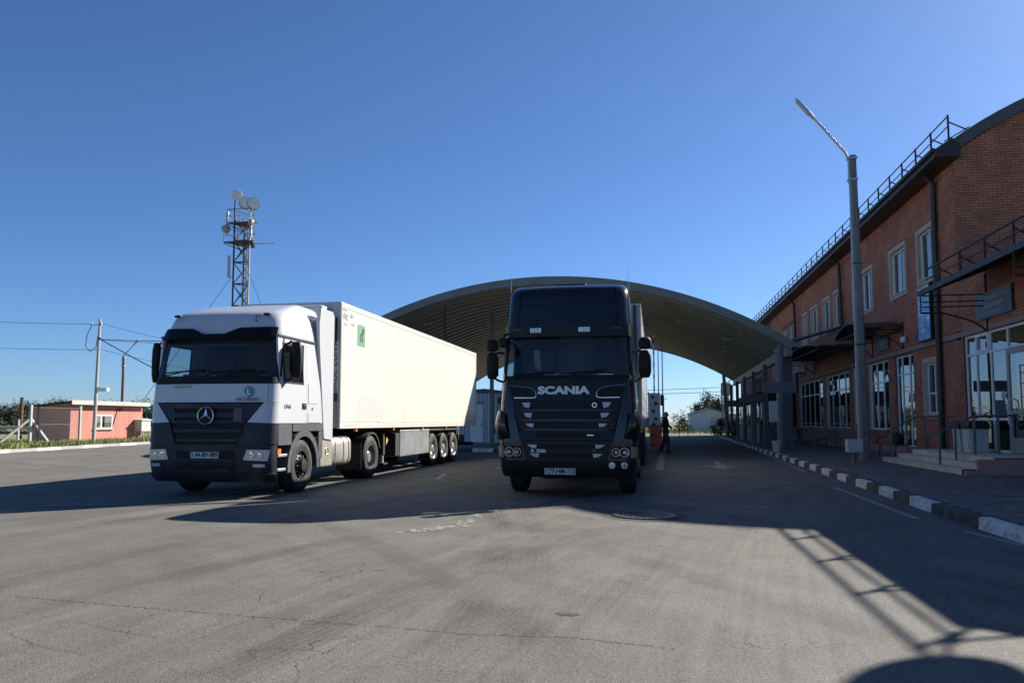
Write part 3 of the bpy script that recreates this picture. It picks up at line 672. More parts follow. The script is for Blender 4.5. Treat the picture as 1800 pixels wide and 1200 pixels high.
for y in [33.2 + i * 1.9 for i in range(8)]: ob('post', MB().bar((8.05, y, .14), (8.05, y, 1.28), .05, .05), STEEL, t, 0)
for zz in (1.27, 1.0, .35): ob('rail', MB().tube([(8.05, 33.2, zz), (8.05, 46.5, zz)], .024 if zz > 1.1 else .015, 6), STEEL, t)
mb = MB(); y = 33.3
while y < 46.4: mb.tube([(8.05, y, .35), (8.05, y, 1.0)], .01, 4, cap=False); y += .14
ob('balusters', mb, STEEL, t, kind='stuff')
CABW = M('cabinet_white', (.52, .52, .5), .6, var=.1, vscale=3, dirt=(.3, .29, .27), dscale=3, damt=.5); BLK = M('black_plastic', (.012, .012, .013), .45, var=.2, vscale=4)
for i, y in enumerate((23.55, 22.85)):
    t = thing('litter_bin', ('pale litter bin with black lid beside the downpipe' if i == 0 else 'pale litter bin with black lid next to the glass door'), 'bin', (8.55, y, .55))
    ob('body', MB().prism([(-.22, 0), (.22, 0), (.25, .62), (-.25, .62)], 'Y', -.24, .24), CABW, t, 0, bevel=.015)
    ob('panel', MB().box(-.262, -.235, -.17, .17, .1, .52), CABW, t, 0, bevel=.008)
    ob('lid', MB().prism([(-.28, .62), (.28, .62), (.27, .72), (.2, .84), (-.24, .84), (-.285, .7)], 'Y', -.28, .28), BLK, t, 0, bevel=.02)
# illuminated-type notice board, name sign, door signs
SIGNB = M('sign_blue_black', (.03, .045, .07), .4); SIGNT = M('sign_text', (.55, .58, .6), .5); SIGNG = M('sign_grey_blue', (.09, .115, .15), .5, var=.12, vscale=2)
t = thing('notice_board', 'tall blue tiled price display board hung on the brick wall', 'display board', (8.98, 27.3, 4.95))
ob('case', MB().box(-.14, .12, -.55, .62, -.93, .93), BLK, t, 0, bevel=.01)
ob('face', MB().box(-.146, -.14, -.52, .59, -.9, .9), SIGNB, t, 0)
CELL = island('display_cells', [(.06, .2, .45), (.09, .3, .6), (.06, .12, .4), (.16, .4, .65), (.07, .24, .5)], .35, 0, 40, .3, 12, .09); CELT = island('display_cells_teal', [(.04, .2, .22), (.03, .15, .2), (.08, .28, .26)], .35, 0, 40, .3, 12, .12)
for r_ in range(9):
    for c in range(4):
        ob('cell', MB().box(-.156, -.146, -.5 + c * .272, -.5 + c * .272 + .255, -.88 + r_ * .197, -.88 + r_ * .197 + .182), CELT if r_ > 6 else CELL, t, 0)
rt = random.Random(4)
for r_ in range(9): text('figures', ' '.join(str(rt.randint(10, 99)) for _ in range(3)) if r_ < 7 else 'USD EUR', .13, (-.16, .045, -.79 + r_ * .197), LEFT, SIGNT, t, .001)
t = thing('name_sign', 'grey blue name sign with pale lettering above the glazed entrance', 'sign', (8.93, 22.3, 4.5))
ob('plate', MB().box(-.02, .03, -1.08, 1.08, -.34, .36), SIGNG, t, 0, bevel=.006)
for s_, z_, k in (('ЗАЛ ТАМОЖЕННОГО', .17, .17), ('ОФОРМЛЕНИЯ', -.03, .17), ('CUSTOMS CLEARANCE', -.22, .1)): text('lettering', s_, k, (-.024, 0, z_), LEFT, SIGNT, t, .002)
t = thing('door_sign', 'small grey blue sign under the canopy beside the middle door', 'sign', (8.93, 32.4, 4.45)); ob('plate', MB().box(-.02, .03, -.75, .75, -.3, .3), SIGNG, t, 0); text('lettering', 'ВХОД', .22, (-.024, 0, 0), LEFT, SIGNT, t, .002)
t = thing('wall_lamp', 'round white lamp globe on the brick wall by the middle door', 'lamp', (8.85, 29.6, 4.3)); ob('globe', MB().lathe([(.001, -.12), (.08, -.09), (.12, 0), (.08, .09), (.001, .12)], 16, 'Z'), PVC, t); ob('arm', MB().tube([(.15, 0, .05), (0, 0, .1)], .02, 6), BROWN, t)
def door_canopy(label, ya, yb, x0=7.5):
    t = thing('door_canopy', label, 'canopy', (0, 0, 0)); n = 8
    top = []; mb = MB()
    for i in range(n + 1):
        k = i / n; y = ya + (yb - ya) * k; z = 4.78 + .42 * sin(pi * min(1, k * .92 + .04)); top.append((y, z))
    mb.prism(top + [(y, z - .05) for y, z in top[::-1]], 'X', x0, 8.98); ob('roof_sheet', mb, BROWN, t)
    for y in (ya + .15, yb - .15):
        ob('bracket', MB().tube([(x0 + .05, y, 4.55), (8.3, y, 4.5), (8.7, y, 4.3), (8.97, y, 4.0)], .025, 6).tube([(x0 + .05, y, 4.72), (8.98, y, 4.72)], .025, 6).tube([(8.97, y, 5.0), (8.97, y, 4.0)], .025, 6).tube([(x0 + .05, y, 4.62), (8.98, y, 4.62)], .02, 6), BROWN, t)
    for xx in (x0 + .1, 8.2, 8.9): ob('tie', MB().tube([(xx, ya + .1, 4.72), (xx, yb - .1, 4.72)], .02, 6), BROWN, t)
    return t
door_canopy('small brown arched canopy over the middle door beside the lamp post', 29.9, 34.2)
door_canopy('brown arched canopy over the far shop window by the roof drain pipe', 36.9, 46.0, 7.4)
def bench(label, x, y, ln, back):
    t = thing('bench', label, 'bench', (x, y, .145))
    for i in range(4): ob('slat', MB().box(-.2 + i * .11, -.11 + i * .11, -ln / 2, ln / 2, .42, .45), BROWN, t, 0)
    for k in (-1, 1):
        ob('leg', MB().bar((-.2, k * (ln / 2 - .15), 0), (-.15, k * (ln / 2 - .2), .42), .035).bar((.22, k * (ln / 2 - .15), 0), (.17, k * (ln / 2 - .2), .42), .035).bar((-.18, k * (ln / 2 - .17), .18), (.19, k * (ln / 2 - .17), .18), .025), BROWN, t, 0)
        if back: ob('armrest', MB().tube([(-.2, k * ln / 2, .42), (-.2, k * ln / 2, .62), (-.05, k * ln / 2, .7), (.12, k * ln / 2, .66), (.2, k * ln / 2, .85)], .02, 6), BROWN, t)
    ob('rail', MB().bar((-.16, -ln / 2 + .2, .2), (-.16, ln / 2 - .2, .2), .03), BROWN, t, 0)
    if back:
        for i in range(7):
            y_ = -ln / 2 + ln * (i + .5) / 7; ob('back_bar', MB().tube([(.2, y_ - ln / 15, .45), (.24, y_ - ln / 20, .8), (.25, y_, .86), (.24, y_ + ln / 20, .8), (.2, y_ + ln / 15, .45)], .012, 5), BROWN, t)
    return t
bench('dark metal bench with arched back and armrests left of the entrance steps', 8.1, 28.7, 2.2, True)
bench('plain backless metal bench behind the lamp post against the balustrade', 7.6, 38.6, 2.4, False)
BAG = M('dark_bag', (.02, .02, .024), .7, var=.3, vscale=6)
t = ob('bag', MB().lathe([(.001, 0), (.2, .02), (.23, .15), (.19, .3), (.08, .38), (.001, .39)], 12, 'Z', (8.05, 28.0, .6)), BAG); tag(t, 'dark bag lying on the arched back bench', 'bag')
AC = M('ac_white', (.55, .56, .56), .5)
for i, (y, z) in enumerate(((50.0, 5.2), (48.9, 4.6))):
    t = thing('air_conditioner', ('upper' if i == 0 else 'lower') + ' grey air conditioner unit on the far wall beside the canopy eave', 'air conditioner', (8.7, y, z), radians(-90))
    ob('body', MB().box(-.4, .4, -.25, .25, -.28, .28), AC, t, 0, bevel=.02); ob('fan_grille', MB().lathe([(.001, -.27), (.2, -.27), (.21, -.25)], 20, 'Y', (-.08, 0, 0)), BLK, t)
    ob('bracket', MB().bar((-.3, 0, -.3), (-.3, .35, -.3), .03).bar((.3, 0, -.3), (.3, .35, -.3), .03), BROWN, t, 0)
# ---------------------------------------------------------------- arched checkpoint canopy
CX, CR, CTOP, CA, CB = -4.8, 19.6, 7.87, 34.5, 62.4
CZ = CTOP - CR
SK = .0175
ARCHM = M('canopy_sheet', (.30, .285, .24), .55, .25, var=.2, vscale=.5, dirt=(.18, .16, .13), dscale=.6, damt=.6, world_co=True)
FASC = M('canopy_fascia', (.20, .20, .19), .6, .2, var=.15, vscale=1.5, world_co=True)
COLM = M('column_steel', (.17, .18, .19), .55, .2, var=.2, vscale=2, dirt=(.1, .08, .07), dscale=3, damt=.5)
cano = thing('arched_canopy', 'wide arched canopy of ribbed metal sheet spanning the checkpoint lanes', 'canopy', (0, 0, 0))
TH = math.asin(10.75 / CR)
def ring(r, n=44): return [(CX + r * sin(t), CZ + r * cos(t)) for t in [-TH + 2 * TH * i / n for i in range(n + 1)]]
pm = MB(); prf = [(0, 0), (.16, 0), (.25, -.2), (.65, -.2), (.74, 0), (.9, 0)]
rings = [[(x, y, z) for x, z in ring(CR + o_)] for y, o_ in prf]
vs = [p for r_ in rings for p in r_]; K = 45; fs = [(i * K + k, i * K + k + 1, (i + 1) * K + k + 1, (i + 1) * K + k) for i in range(len(prf) - 1) for k in range(K - 1)]
pm.add(vs, fs); PMESH = pm.mesh('roof_panel', 20, False); PMESH.materials.append(ARCHM)
y = CA
while y < CB - .1:
    o = ob('roof_panel', PMESH, ARCHM, cano); o.location = (SK * (y - CA), y, 0); y += .9
def band(y0, y1, r0, r1, name, mt, dx=0):
    mb = MB(); a, b = ring(r0), ring(r1); poly = [(x + dx, z) for x, z in a] ; pb_ = [(x + dx, z) for x, z in b]
    for i in range(44):
        q = [poly[i], poly[i + 1], pb_[i + 1], pb_[i]]
        mb.add([(p[0], y0, p[1]) for p in q] + [(p[0], y1, p[1]) for p in q], [(0, 1, 2, 3), (7, 6, 5, 4), (0, 4, 5, 1), (2, 6, 7, 3)])
    return ob(name, mb, mt, cano, 25)
band(CA - .1, CA - .006, CR - .26, CR + .1, 'fascia', FASC); band(CB, CB + .1, CR - .26, CR + .1, 'fascia', FASC, SK * (CB - CA))
for sgn in (1, -1):
    xe = CX + sgn * 10.55; ze = CZ + CR * cos(TH)
    ob('eave_beam', MB().bar((xe, CA, ze - .28), (xe + SK * (CB - CA), CB, ze - .28), .22, .42), COLM, cano, 0)
    ob('eave_gutter', MB().bar((xe + sgn * .3, CA - .1, ze - .02), (xe + sgn * .3 + SK * (CB - CA), CB, ze - .02), .26, .2), FASC, cano, 0)
    for i in range(6):
        y = CA + .4 + i * 5.3; x = xe - sgn * .35 + SK * (y - CA)
        if sgn < 0 and i > 3: pass
        c = ob('column', MB().box(x - .1, x + .1, y - .015, y + .015, .0, ze - .45).box(x - .1, x - .08, y - .1, y + .1, 0, ze - .45).box(x + .08, x + .1, y - .1, y + .1, 0, ze - .45), COLM, cano, 0)
        ob('knee_brace', MB().bar((x, y + .12, ze - 1.1), (x, y + .75, ze - .48), .07, .07), COLM, c, 0)
for (x, y) in ((3.9, 41), (4.3, 46.5), (1.5, 41), (-6, 40), (-11.5, 38), (-.5, 47)):
    z = CZ + sqrt((CR - .14) ** 2 - (x - CX - SK * (y - CA)) ** 2) - .12
    t = ob('ceiling_lamp', MB().box(x - .3, x + .3, y - .12, y + .12, z - .05, z + .07), M('lamp_grey', (.4, .4, .38), .5), cano, 0, bevel=.02)
ob('hanging_cable', MB().tube([(-10.1, 36.5, 7.1), (-10.1, 36.5, 3.0)], .03, 6), BLK, cano)
BOOTH = M('booth_grey', (.105, .115, .135), .6, var=.15, vscale=2, world_co=True); BOOTHD = M('booth_dark', (.03, .03, .032), .8, var=.3, vscale=2, world_co=True)
t = thing('booth_pier', 'tall grey blue panel clad pier behind the first canopy column', 'pier', (5.75, 36.2, .12)); ob('cladding', MB().box(-.28, .32, -.3, .4, 0, 4.35), BOOTH, t, 0, bevel=.01); ob('cap', MB().box(-.31, .35, -.33, .43, 4.35, 4.5), COLM, t, 0)
t = thing('dark_gap_wall', 'dark wall panels added to stand in for the shade behind the canopy columns', 'wall', (0, 0, .12))  # made-up dark wall, so the gaps between the columns read as shade
for i in range(3): ob('panel', MB().box(7.3, 7.42, 54 + i * 2.6, 56.58 + i * 2.6, 0, 4.3), BOOTHD, t, 0)
for i, (x, y, l_) in enumerate(((6.1, 46.4, 'first dark glazed control booth under the canopy eave behind the pier'), (6.2, 51.2, 'middle dark control booth under the canopy eave'), (6.3, 56.4, 'last dark control booth at the far end of the canopy eave'))):
    t = thing('control_booth', l_, 'booth', (x, y, .12))
    ob('base', MB().box(-.3, 1.1, -1.4, 1.4, 0, 1.0), BOOTH, t, 0); ob('glazing', MB().box(-.28, 1.08, -1.38, 1.38, 1.0, 2.3), WGLASS, t, 0)
    ob('roof', MB().box(-.4, 1.15, -1.5, 1.5, 2.3, 2.9), BOOTHD, t, 0)
    for k in (-1.35, 0, 1.35): ob('mullion', MB().box(-.31, -.26, k - .04, k + .04, 1.0, 2.3), COLM, t, 0)
BOARD = M('lane_board', (.12, .125, .14), .6, var=.1, vscale=2)
for i, (x0, x1, y, z0, z1, px_) in enumerate(((4.5, 5.75, 33.2, 2.54, 2.97, 5.12), (4.42, 5.53, 41, 2.34, 2.78, 4.95), (4.52, 5.3, 50, 2.3, 2.7, 5.1))):
    t = thing('lane_board', ['wide grey lane board on the pale post at the canopy front', 'grey lane board on a dark post further under the canopy', 'dark lane board on the farthest post under the canopy'][i], 'sign board', (0, y, 0))
    ob('board', MB().box(x0, x1, -.09, -.03, z0, z1), BOARD, t, 0, bevel=.01); ob('post', MB().box(px_ - .06, px_ + .06, -.028, .09, .1, 4.55 if i == 0 else z1 - .05), COLM, t, 0)
t = thing('meter_cabinet', 'white wall cabinet fixed to the pale canopy post', 'cabinet', (4.86, 33.3, 1.35)); ob('body', MB().box(-.17, .17, -.1, .12, 0, .86), CABW, t, 0, bevel=.01); ob('door', MB().box(-.15, .15, -.115, -.1, .04, .82), CABW, t, 0, bevel=.004)
t = thing('flower_pot', 'tapered white flower pot at the foot of the canopy post', 'pot', (4.85, 32.6, .14)); ob('pot', MB().lathe([(.001, 0), (.14, 0), (.2, .42), (.22, .42), (.22, .46), (.19, .46), (.18, .4), (.001, .4)], 20, 'Z'), CABW, t); ob('soil', MB().lathe([(.001, .43), (.18, .42)], 16, 'Z'), BAG, t)
struct('drain_channel', MB().box(-.8, 4.75, 32.1, 32.35, -.02, .006), M('drain_iron', (.03, .03, .03), .7, .3, var=.3, vscale=20, world_co=True))
# raised boom barrier
RED = M('barrier_red', (.42, .07, .03), .5, var=.15, vscale=4, dirt=(.2, .08, .06), dscale=4, damt=.5); BWHT = M('barrier_white', (.5, .49, .47), .5, var=.1, vscale=4)
t = thing('boom_barrier', 'raised boom barrier with orange red cabinet and grey white upper housing', 'barrier', (.02, 36.2, 0))
ob('cabinet', MB().prism([(-.24, .05), (.2, .05), (.3, .5), (.34, 1.2), (-.24, 1.2)], 'Y', -.18, .18), RED, t, 0, bevel=.02); ob('housing', MB().box(-.26, .26, -.2, .2, 1.2, 2.68), BWHT, t, 0, bevel=.02)
for k, z in ((-.08, 2.5), (.06, 2.2), (-.06, 1.85), (.05, 1.5), (-.05, 1.25), (-.1, .75), (-.14, .3)): ob('knob', MB().lathe([(.001, -.26), (.07, -.26), (.08, -.2), (.08, -.17)], 10, 'Y', (k, 0, z)), BLK, t)
mb = MB(); ob('boom', MB().box(-.03, .03, .22, .28, 1.2, 5.4), BWHT, t, 0)
for i in range(5): ob('boom_stripe', MB().box(-.034, .034, .216, .284, 2.8 + i * .55, 3.05 + i * .55), BLK, t, 0)
ob('cover', MB().box(.27, .44, -.15, .15, 2.1, 2.6), BLK, t, 0, bevel=.03)
for i, (x, y, z) in enumerate(((.42, 38, 5.6), (.22, 36.9, 4.95))):
    t = thing('whip_pole', ['thin dark pole rising behind the boom barrier', 'short pale pole rising behind the boom barrier'][i], 'pole', (x, y, 0)); ob('shaft', MB().tube([(0, 0, 0), (0, 0, z)], [.035, .02], 6), [COLM, BWHT][i], t); ob('foot', MB().box(-.1, .1, -.1, .1, 0, .03), COLM, t, 0)
# left lane island with cabin
isl = MB(); isl.box(-13, -5.2, 34.2, 60, -.05, .15); struct('traffic_island', isl, M('island_concrete', (.2, .195, .185), .9, var=.2, vscale=2, bump=.3, bscale=20, world_co=True))
segs = []; x = -13; wt = 0
while x < -5.3: segs.append(((x, 34.12), (x + .98, 34.12), KW if wt else KB)); x += .98; wt = 1 - wt
kerb('kerb_island', segs, .17, .16)
CABN = M('cabin_sheet', (.50, .53, .56), .5, .1, var=.08, vscale=1, world_co=True)
t = thing('site_cabin', 'white ribbed sheet metal cabin under the canopy behind the white trailer', 'cabin', (-8.75, 40.4, .15))
mb = MB(); x = -1.6; pts = []
while x < 1.25: pts += [(x, 0), (x + .05, -.03), (x + .1, -.03), (x + .15, 0)]; x += .2
poly = pts + [(1.25, 0), (1.25, 3.6), (-1.6, 3.6)]
mb.prism(poly, 'Z', .1, 2.75); ob('wall', mb, CABN, t, 0); ob('roof', MB().prism([(-1.75, 2.75), (1.4, 2.75), (1.4, 2.8), (-.2, 2.98), (-1.75, 2.85)], 'Y', -.15, 3.8), M('cabin_roof', (.1, .12, .15), .6), t, 0); ob('skid', MB().box(-1.6, 1.25, -.06, 3.6, 0, .1), COLM, t, 0)
d = ob('door', MB().box(-.95, -.25, -.06, -.035, .12, 2.1), PVC, t, 0, bevel=.01); ob('handle', MB().box(-.36, -.32, -.1, -.06, 1.0, 1.14), BLK, d, 0); ob('lamp', MB().box(-.6, -.25, -.14, -.05, 2.2, 2.27), COLM, t, 0)
ac = ob('air_conditioner', MB().box(.5, 1.2, -.34, -.05, 2.05, 2.6), AC, t, 0, bevel=.02); ob('fan', MB().lathe([(.001, -.36), (.2, -.36), (.22, -.34)], 20, 'Y', (.8, 0, 2.32)), BLK, ac); ob('fan_hub', MB().lathe([(.001, -.38), (.05, -.38), (.05, -.36)], 12, 'Y', (.8, 0, 2.32)), AC, ac)
t = thing('canopy_prop', 'grey steel post in front of the white cabin under the canopy', 'post', (-8.38, 39.6, .15)); ob('shaft', MB().box(-.09, .09, -.09, .09, 0, 6.95), COLM, t, 0); ob('plate', MB().box(-.2, .2, -.2, .2, 0, .03), COLM, t, 0); ob('switch_box', MB().box(.1, .2, -.12, .05, .6, .85), BLK, t, 0)
t = thing('steel_frame', 'dark steel lattice frame against the sky beyond the cabin', 'frame', (-10.4, 63, 0))
for i in range(4): ob('upright', MB().box(-.05 + i * .55, .05 + i * .55, -.05, .05, 0, 5.6), COLM, t, 0)
for z in (3.2, 4.2, 5.0, 5.55): ob('crossbar', MB().box(0, 1.7, -.04, .04, z - .04, z + .04), COLM, t, 0)
# ---------------------------------------------------------------- tall lamp post on the pavement
CONC = M('pole_concrete', (.20, .195, .185), .9, var=.2, vscale=3, bump=.4, bscale=25, dirt=(.1, .095, .09), dscale=2, damt=.6); GALV = M('galvanised', (.45, .46, .47), .4, .6, var=.12, vscale=6)
LAMPG = M('lamp_glass', (.5, .52, .5), .2)
def street_lamp(label, loc, h, w0, w1, arm, rz=0, head=.75):
    t = thing('street_lamp', label, 'lamp post', loc, rz)
    def sq(w, z, ox=0): c = w * .2; h_ = w / 2; return [(ox + a, b, z) for a, b in ((-h_ + c, -h_), (h_ - c, -h_), (h_, -h_ + c), (h_, h_ - c), (h_ - c, h_), (-h_ + c, h_), (-h_, h_ - c), (-h_, -h_ + c))]
    ob('pole', MB().loft([sq(w0, 0, .0), sq(w1, h, -.06)]), CONC, t, 30)
    a = Vector((-.06 - w1 / 2 - .02, 0, h - .9)); k = Vector((-.06 - w1 / 2 - .02, 0, h - .02)); e = Vector((arm[0], 0, h + arm[1])); d = (e - k).normalized()
    ob('arm', MB().tube([a, k - Vector((0, 0, .12)), k + d * .15, e], .04, 8), GALV, t)
    for zc in (h - .79, h - .09): ob('clamp', MB().box(-.06 - w1 / 2 - .07, -.06 + w1 / 2 + .03, -w1 / 2 - .02, w1 / 2 + .02, zc - .03, zc + .03), GALV, t, 0)
    ang = atan2(d.z, -d.x); hd = MB().prism([(0, -.07), (.15, -.09), (.2, -.14), (head * .85, -.12), (head, -.03), (head * .8, .04), (.2, .05), (0, .04)], 'Y', -.09, .09)
    o = ob('lamp_head', hd, GALV, t, 30, bevel=.02); o.location = e - d * .1; o.rotation_euler = (0, ang, pi) if False else (0, 0, pi); o.rotation_euler = (0, ang, 0); o.scale = (-1, .85, .62)
    g = ob('lens', MB().box(.22, head * .88, -.07, .07, -.125, -.11), LAMPG, o, 0); g.location = (0, 0, -.02)
    return t
sl = street_lamp('tall concrete street lamp on the pavement with long pale arm', (6.42, 25.63, .13), 9.72, .29, .19, (-1.25, 1.4), 0, .9)
text('number', '30', .2, (.01, -.142, .85), FRONT, BLK, sl, .001)
ob('seam', MB().box(-.17, .12, -.135, .135, 3.62, 3.66), BLK, sl, 0); ob('seam', MB().box(-.17, .1, -.12, .12, 6.2, 6.23), BLK, sl, 0)
ob('cable_conduit', MB().bar((-.17, -.05, .6), (-.17, -.02, 8.9), .05, .05), GALV, sl, 0)
t = thing('junction_box', 'small pale metal junction box on a stub in front of the lamp post', 'box', (5.76, 24.1, .13)); ob('body', MB().box(-.22, .2, -.16, .18, .34, .72), CABW, t, 0, bevel=.015); ob('stub', MB().box(-.08, .0, -.05, .08, 0, .34).box(.02, .1, -.05, .08, 0, .34), CONC, t, 0)
# ---------------------------------------------------------------- manhole, drains
IRON = M('cast_iron', (.11, .107, .098), .55, .5, var=.3, vscale=15)
t = thing('manhole_cover', 'round cast iron manhole cover in the asphalt before the black truck', 'manhole', (-.16, 11.45, 0))
ob('frame', MB().lathe([(.46, .0), (.46, .022), (.36, .024), (.355, .005)], 36, 'Z'), IRON, t); ob('lid', MB().lathe([(.001, .012), (.35, .012), (.35, 0)], 36, 'Z'), IRON, t)
mb = MB()
for i in range(-4, 5):
    for j in range(-4, 5):
        if (i * i + j * j) * .0055 < .11: mb.box(i * .074 - .027, i * .074 + .027, j * .074 - .027, j * .074 + .027, .012, .028)
ob('studs', mb, IRON, t, 0, kind='stuff')
struct('asphalt_patch', MB().lathe([(.47, .004), (.62, .004)], 30, 'Z', (-.16, 11.45, 0)), M('patch_dark', (.055, .054, .052), .9, var=.3, vscale=30))
t = thing('drain_grate', 'row of dark slots of a drain grate at the edge of the white truck shadow', 'drain', (-9.3, 11.1, .004), radians(28))
for i in range(16): ob('slot', MB().box(-.6 + i * .075, -.56 + i * .075, -.1, .1, 0, .006), BLK, t, 0)
# ---------------------------------------------------------------- pink hut, fence and poles on the left
HUTP = M('hut_pink', (.52, .205, .165), .9, var=.12, vscale=2.5, bump=.3, bscale=30, dirt=(.27, .14, .11), dscale=1.2, damt=.6, stretch=(1, 1, .35))
HUTD = M('hut_roof', (.05, .04, .036), .8)
hut = thing('pink_hut', 'small pink rendered hut with mono-pitch slate roof', 'hut', (-36.9, 43.6, .09), radians(-3))
ob('wall', MB().prism([(-3.0, 0), (0, 0), (0, 2.5), (-3.0, 2.2)], 'Y', 0, 6.6), HUTP, hut, 0)
rf = ob('roof', MB().prism([(-3.3, 2.17), (.35, 2.53), (.35, 2.63), (-3.3, 2.27)], 'Y', -.3, 6.9), HUTD, hut, 0); ob('fascia', MB().box(.35, .39, -.32, 6.92, 2.38, 2.66), M('fascia_pale', (.45, .46, .42), .8, var=.15, vscale=3), rf, 0)
w = ob('window', MB().box(.0, .05, 1.95, 2.03, .8, 1.75).box(0, .05, 3.55, 3.63, .8, 1.75).box(0, .048, 2.03, 3.55, 1.67, 1.75).box(0, .048, 2.03, 3.55, .8, .88).box(0, .046, 2.55, 2.65, .88, 1.67), PVC, hut, 0)
ob('pane', MB().box(.005, .02, 2.03, 3.55, .88, 1.67), WGLASS, w, 0); ob('sill', MB().box(0, .12, 1.9, 3.7, .74, .79), SILL, w, 0)
ob('wall_cable', MB().tube([(.03, 3.6, .7), (.03, 4.1, 2.1), (.03, 4.25, 2.2), (.03, 4.6, 2.15), (.03, 4.4, 2.0), (.03, 4.1, 2.1)], .02, 5), BLK, hut)
FPOST = M('fence_concrete', (.42, .41, .38), .9, var=.15, vscale=3)
WIRE = M('fence_wire', (.22, .21, .2), .6, .3)
fen = thing('chain_link_fence', 'chain-link fence panel between braced concrete posts before the pink hut', 'fence', (0, 0, .1))
p0, p1 = Vector((-35.36, 38.7, 0)), Vector((-35.95, 43.3, 0))
for p in (p0, p1): ob('post', MB().bar(p, p + Vector((0, 0, 2.25)), .13, .13), FPOST, fen, 0)
d = (p1 - p0); L = d.length; d.normalize(); mb = MB(); s_ = .16
i = 0
while i * s_ < L + 2.0:
    for sg in (1, -1):
        a = i * s_ - (2.0 if sg > 0 else 0); b = a + sg * 2.0 if sg > 0 else a - 2.0
        z0, z1 = .1, 2.1; u0, u1 = a, b
        lo, hi = min(u0, u1), max(u0, u1)
        def zz(u): return z0 + (z1 - z0) * (u - u0) / (u1 - u0)
        c0, c1 = max(lo, 0), min(hi, L)
        if c1 - c0 > .05: mb.bar(p0 + d * c0 + Vector((0, 0, zz(c0))), p0 + d * c1 + Vector((0, 0, zz(c1))), .0045, .0045)
    i += 1
ob('wire_mesh', mb, WIRE, fen, 0, kind='stuff')
for z in (.1, 1.1, 2.1): ob('tension_wire', MB().tube([p0 + Vector((0, 0, z)), p1 + Vector((0, 0, z))], .012, 5), WIRE, fen)
ob('brace', MB().bar(p0 + Vector((0, 0, 1.45)), p0 + d * 1.7, .12, .12), FPOST, fen, 0); ob('brace', MB().bar(p0 + Vector((0, 0, 1.45)), p0 + Vector((-.6, -1.6, 0)), .12, .12), FPOST, fen, 0)
for i, (x, y, h) in enumerate(((-43.9, 47, 1.4), (-43.0, 47, 2.0), (-36.9, 53.2, 2.4), (-38.0, 56.6, 2.2))):
    t = thing('fence_post', ['short pale post left of the rusty pole', 'pale post on the grass right of the rusty pole', 'pale gate post beside the white truck cab', 'pale gate post behind the electric cabinet'][i], 'post', (x, y, .1)); ob('shaft', MB().bar((0, 0, 0), (0, 0, h), .12, .12), FPOST, t, 0); ob('cap', MB().box(-.07, .07, -.07, .07, h - .02, h + .02), FPOST, t, 0)
RUST = M('rusty_steel', (.16, .07, .045), .8, var=.3, vscale=5)
t = thing('rusty_pole', 'rusty brown steel pole on the grass bank', 'pole', (-46.5, 50, 0)); ob('shaft', MB().tube([(0, 0, 0), (0, 0, 3.15)], .12, 8), RUST, t); ob('cap', MB().lathe([(.001, 3.2), (.14, 3.17), (.14, 3.13)], 10, 'Z'), RUST, t)
t = thing('pipe_rail', 'low pale pipeline on stubs behind the grass bank', 'pipe', (0, 0, 0)); ob('pipe', MB().tube([(-70, 54, .95), (-41, 50.3, .95)], .1, 8), FPOST, t)
ob('pipe', MB().tube([(-70, 51, .6), (-41, 48.6, .55)], .12, 8), RUST, t)
for k in range(5): ob('stub', MB().bar((-66 + 5.2 * k, 53.49 - .66 * k, 0), (-66 + 5.2 * k, 53.49 - .66 * k, .9), .1), FPOST, t, 0)
# concrete pole with wires
pole = thing('utility_pole', 'leaning grey concrete utility pole with cables and camera in front of the hut', 'pole', (-33.5, 41.55, .1))
ob('shaft', MB().tube([(0, 0, 0), (.1, 0, 7.55)], [.115, .075], 8), FPOST, pole); ob('crossarm', MB().bar((-.5, 0, 7.2), (.25, 0, 7.2), .06, .06), GALV, pole, 0); ob('foot', MB().box(-.3, .3, -.3, .3, 0, .1), RUST, pole, 0)
for x in (-.45, .2): ob('insulator', MB().lathe([(.001, 0), (.04, 0), (.05, .06), (.03, .12), (.001, .13)], 8, 'Z', (x, 0, 7.23)), PVC, pole)
c = ob('camera', MB().box(.2, .85, -.12, .12, 3.1, 3.32), PVC, pole, 0, bevel=.03); ob('camera_arm', MB().tube([(.05, 0, 3.35), (.3, 0, 3.3)], .04, 6), BLK, c)
ob('cable_loop', MB().tube([(-.45, 0, 7.2), (-.75, 0, 6.6), (-.85, 0, 5.9), (-.5, 0, 5.55), (-.1, 0, 5.8), (.02, 0, 6.6)], .025, 5), BLK, pole)
ob('band', MB().lathe([(.09, 6.3), (.11, 6.36), (.09, 6.42)], 8, 'Z', (.08, 0, 0)), BLK, pole)
def wire(label, a, b, sag, r=.014, n=14):
    a, b = Vector(a), Vector(b); pts = []
    for i in range(n + 1):
        k = i / n; p = a.lerp(b, k); p.z -= sag * 4 * k * (1 - k); pts.append(p)
    w_ = ob('overhead_cable', MB().tube(pts, r, 5), BLK); tag(w_, label, 'cable'); return w_
T = (-33.42, 41.55)
wire('upper overhead cable running left from the concrete pole', (-60, 36, 9.4), (T[0] - .45, T[1], 7.35), .5); wire('lower overhead cable running left from the concrete pole', (-60, 36, 7.4), (T[0] - .1, T[1], 5.75), .4)
wire('thin overhead cable sagging right from the pole top behind the white cab', (T[0] + .2, T[1], 7.35), (-20, 46, 5.4), .5, .012)
wire('thin lower cable crossing behind the white cab', (T[0], T[1], 5.8), (-18, 46, 3.0), .3, .011)
wire('thick level cable pair from the concrete pole towards the arched canopy', (T[0], T[1], 6.4), (-16, 38, 6.0), .25, .022); wire('thin cable beneath the thick level cable', (T[0], T[1], 6.37), (-16, 38, 5.8), .3, .013)
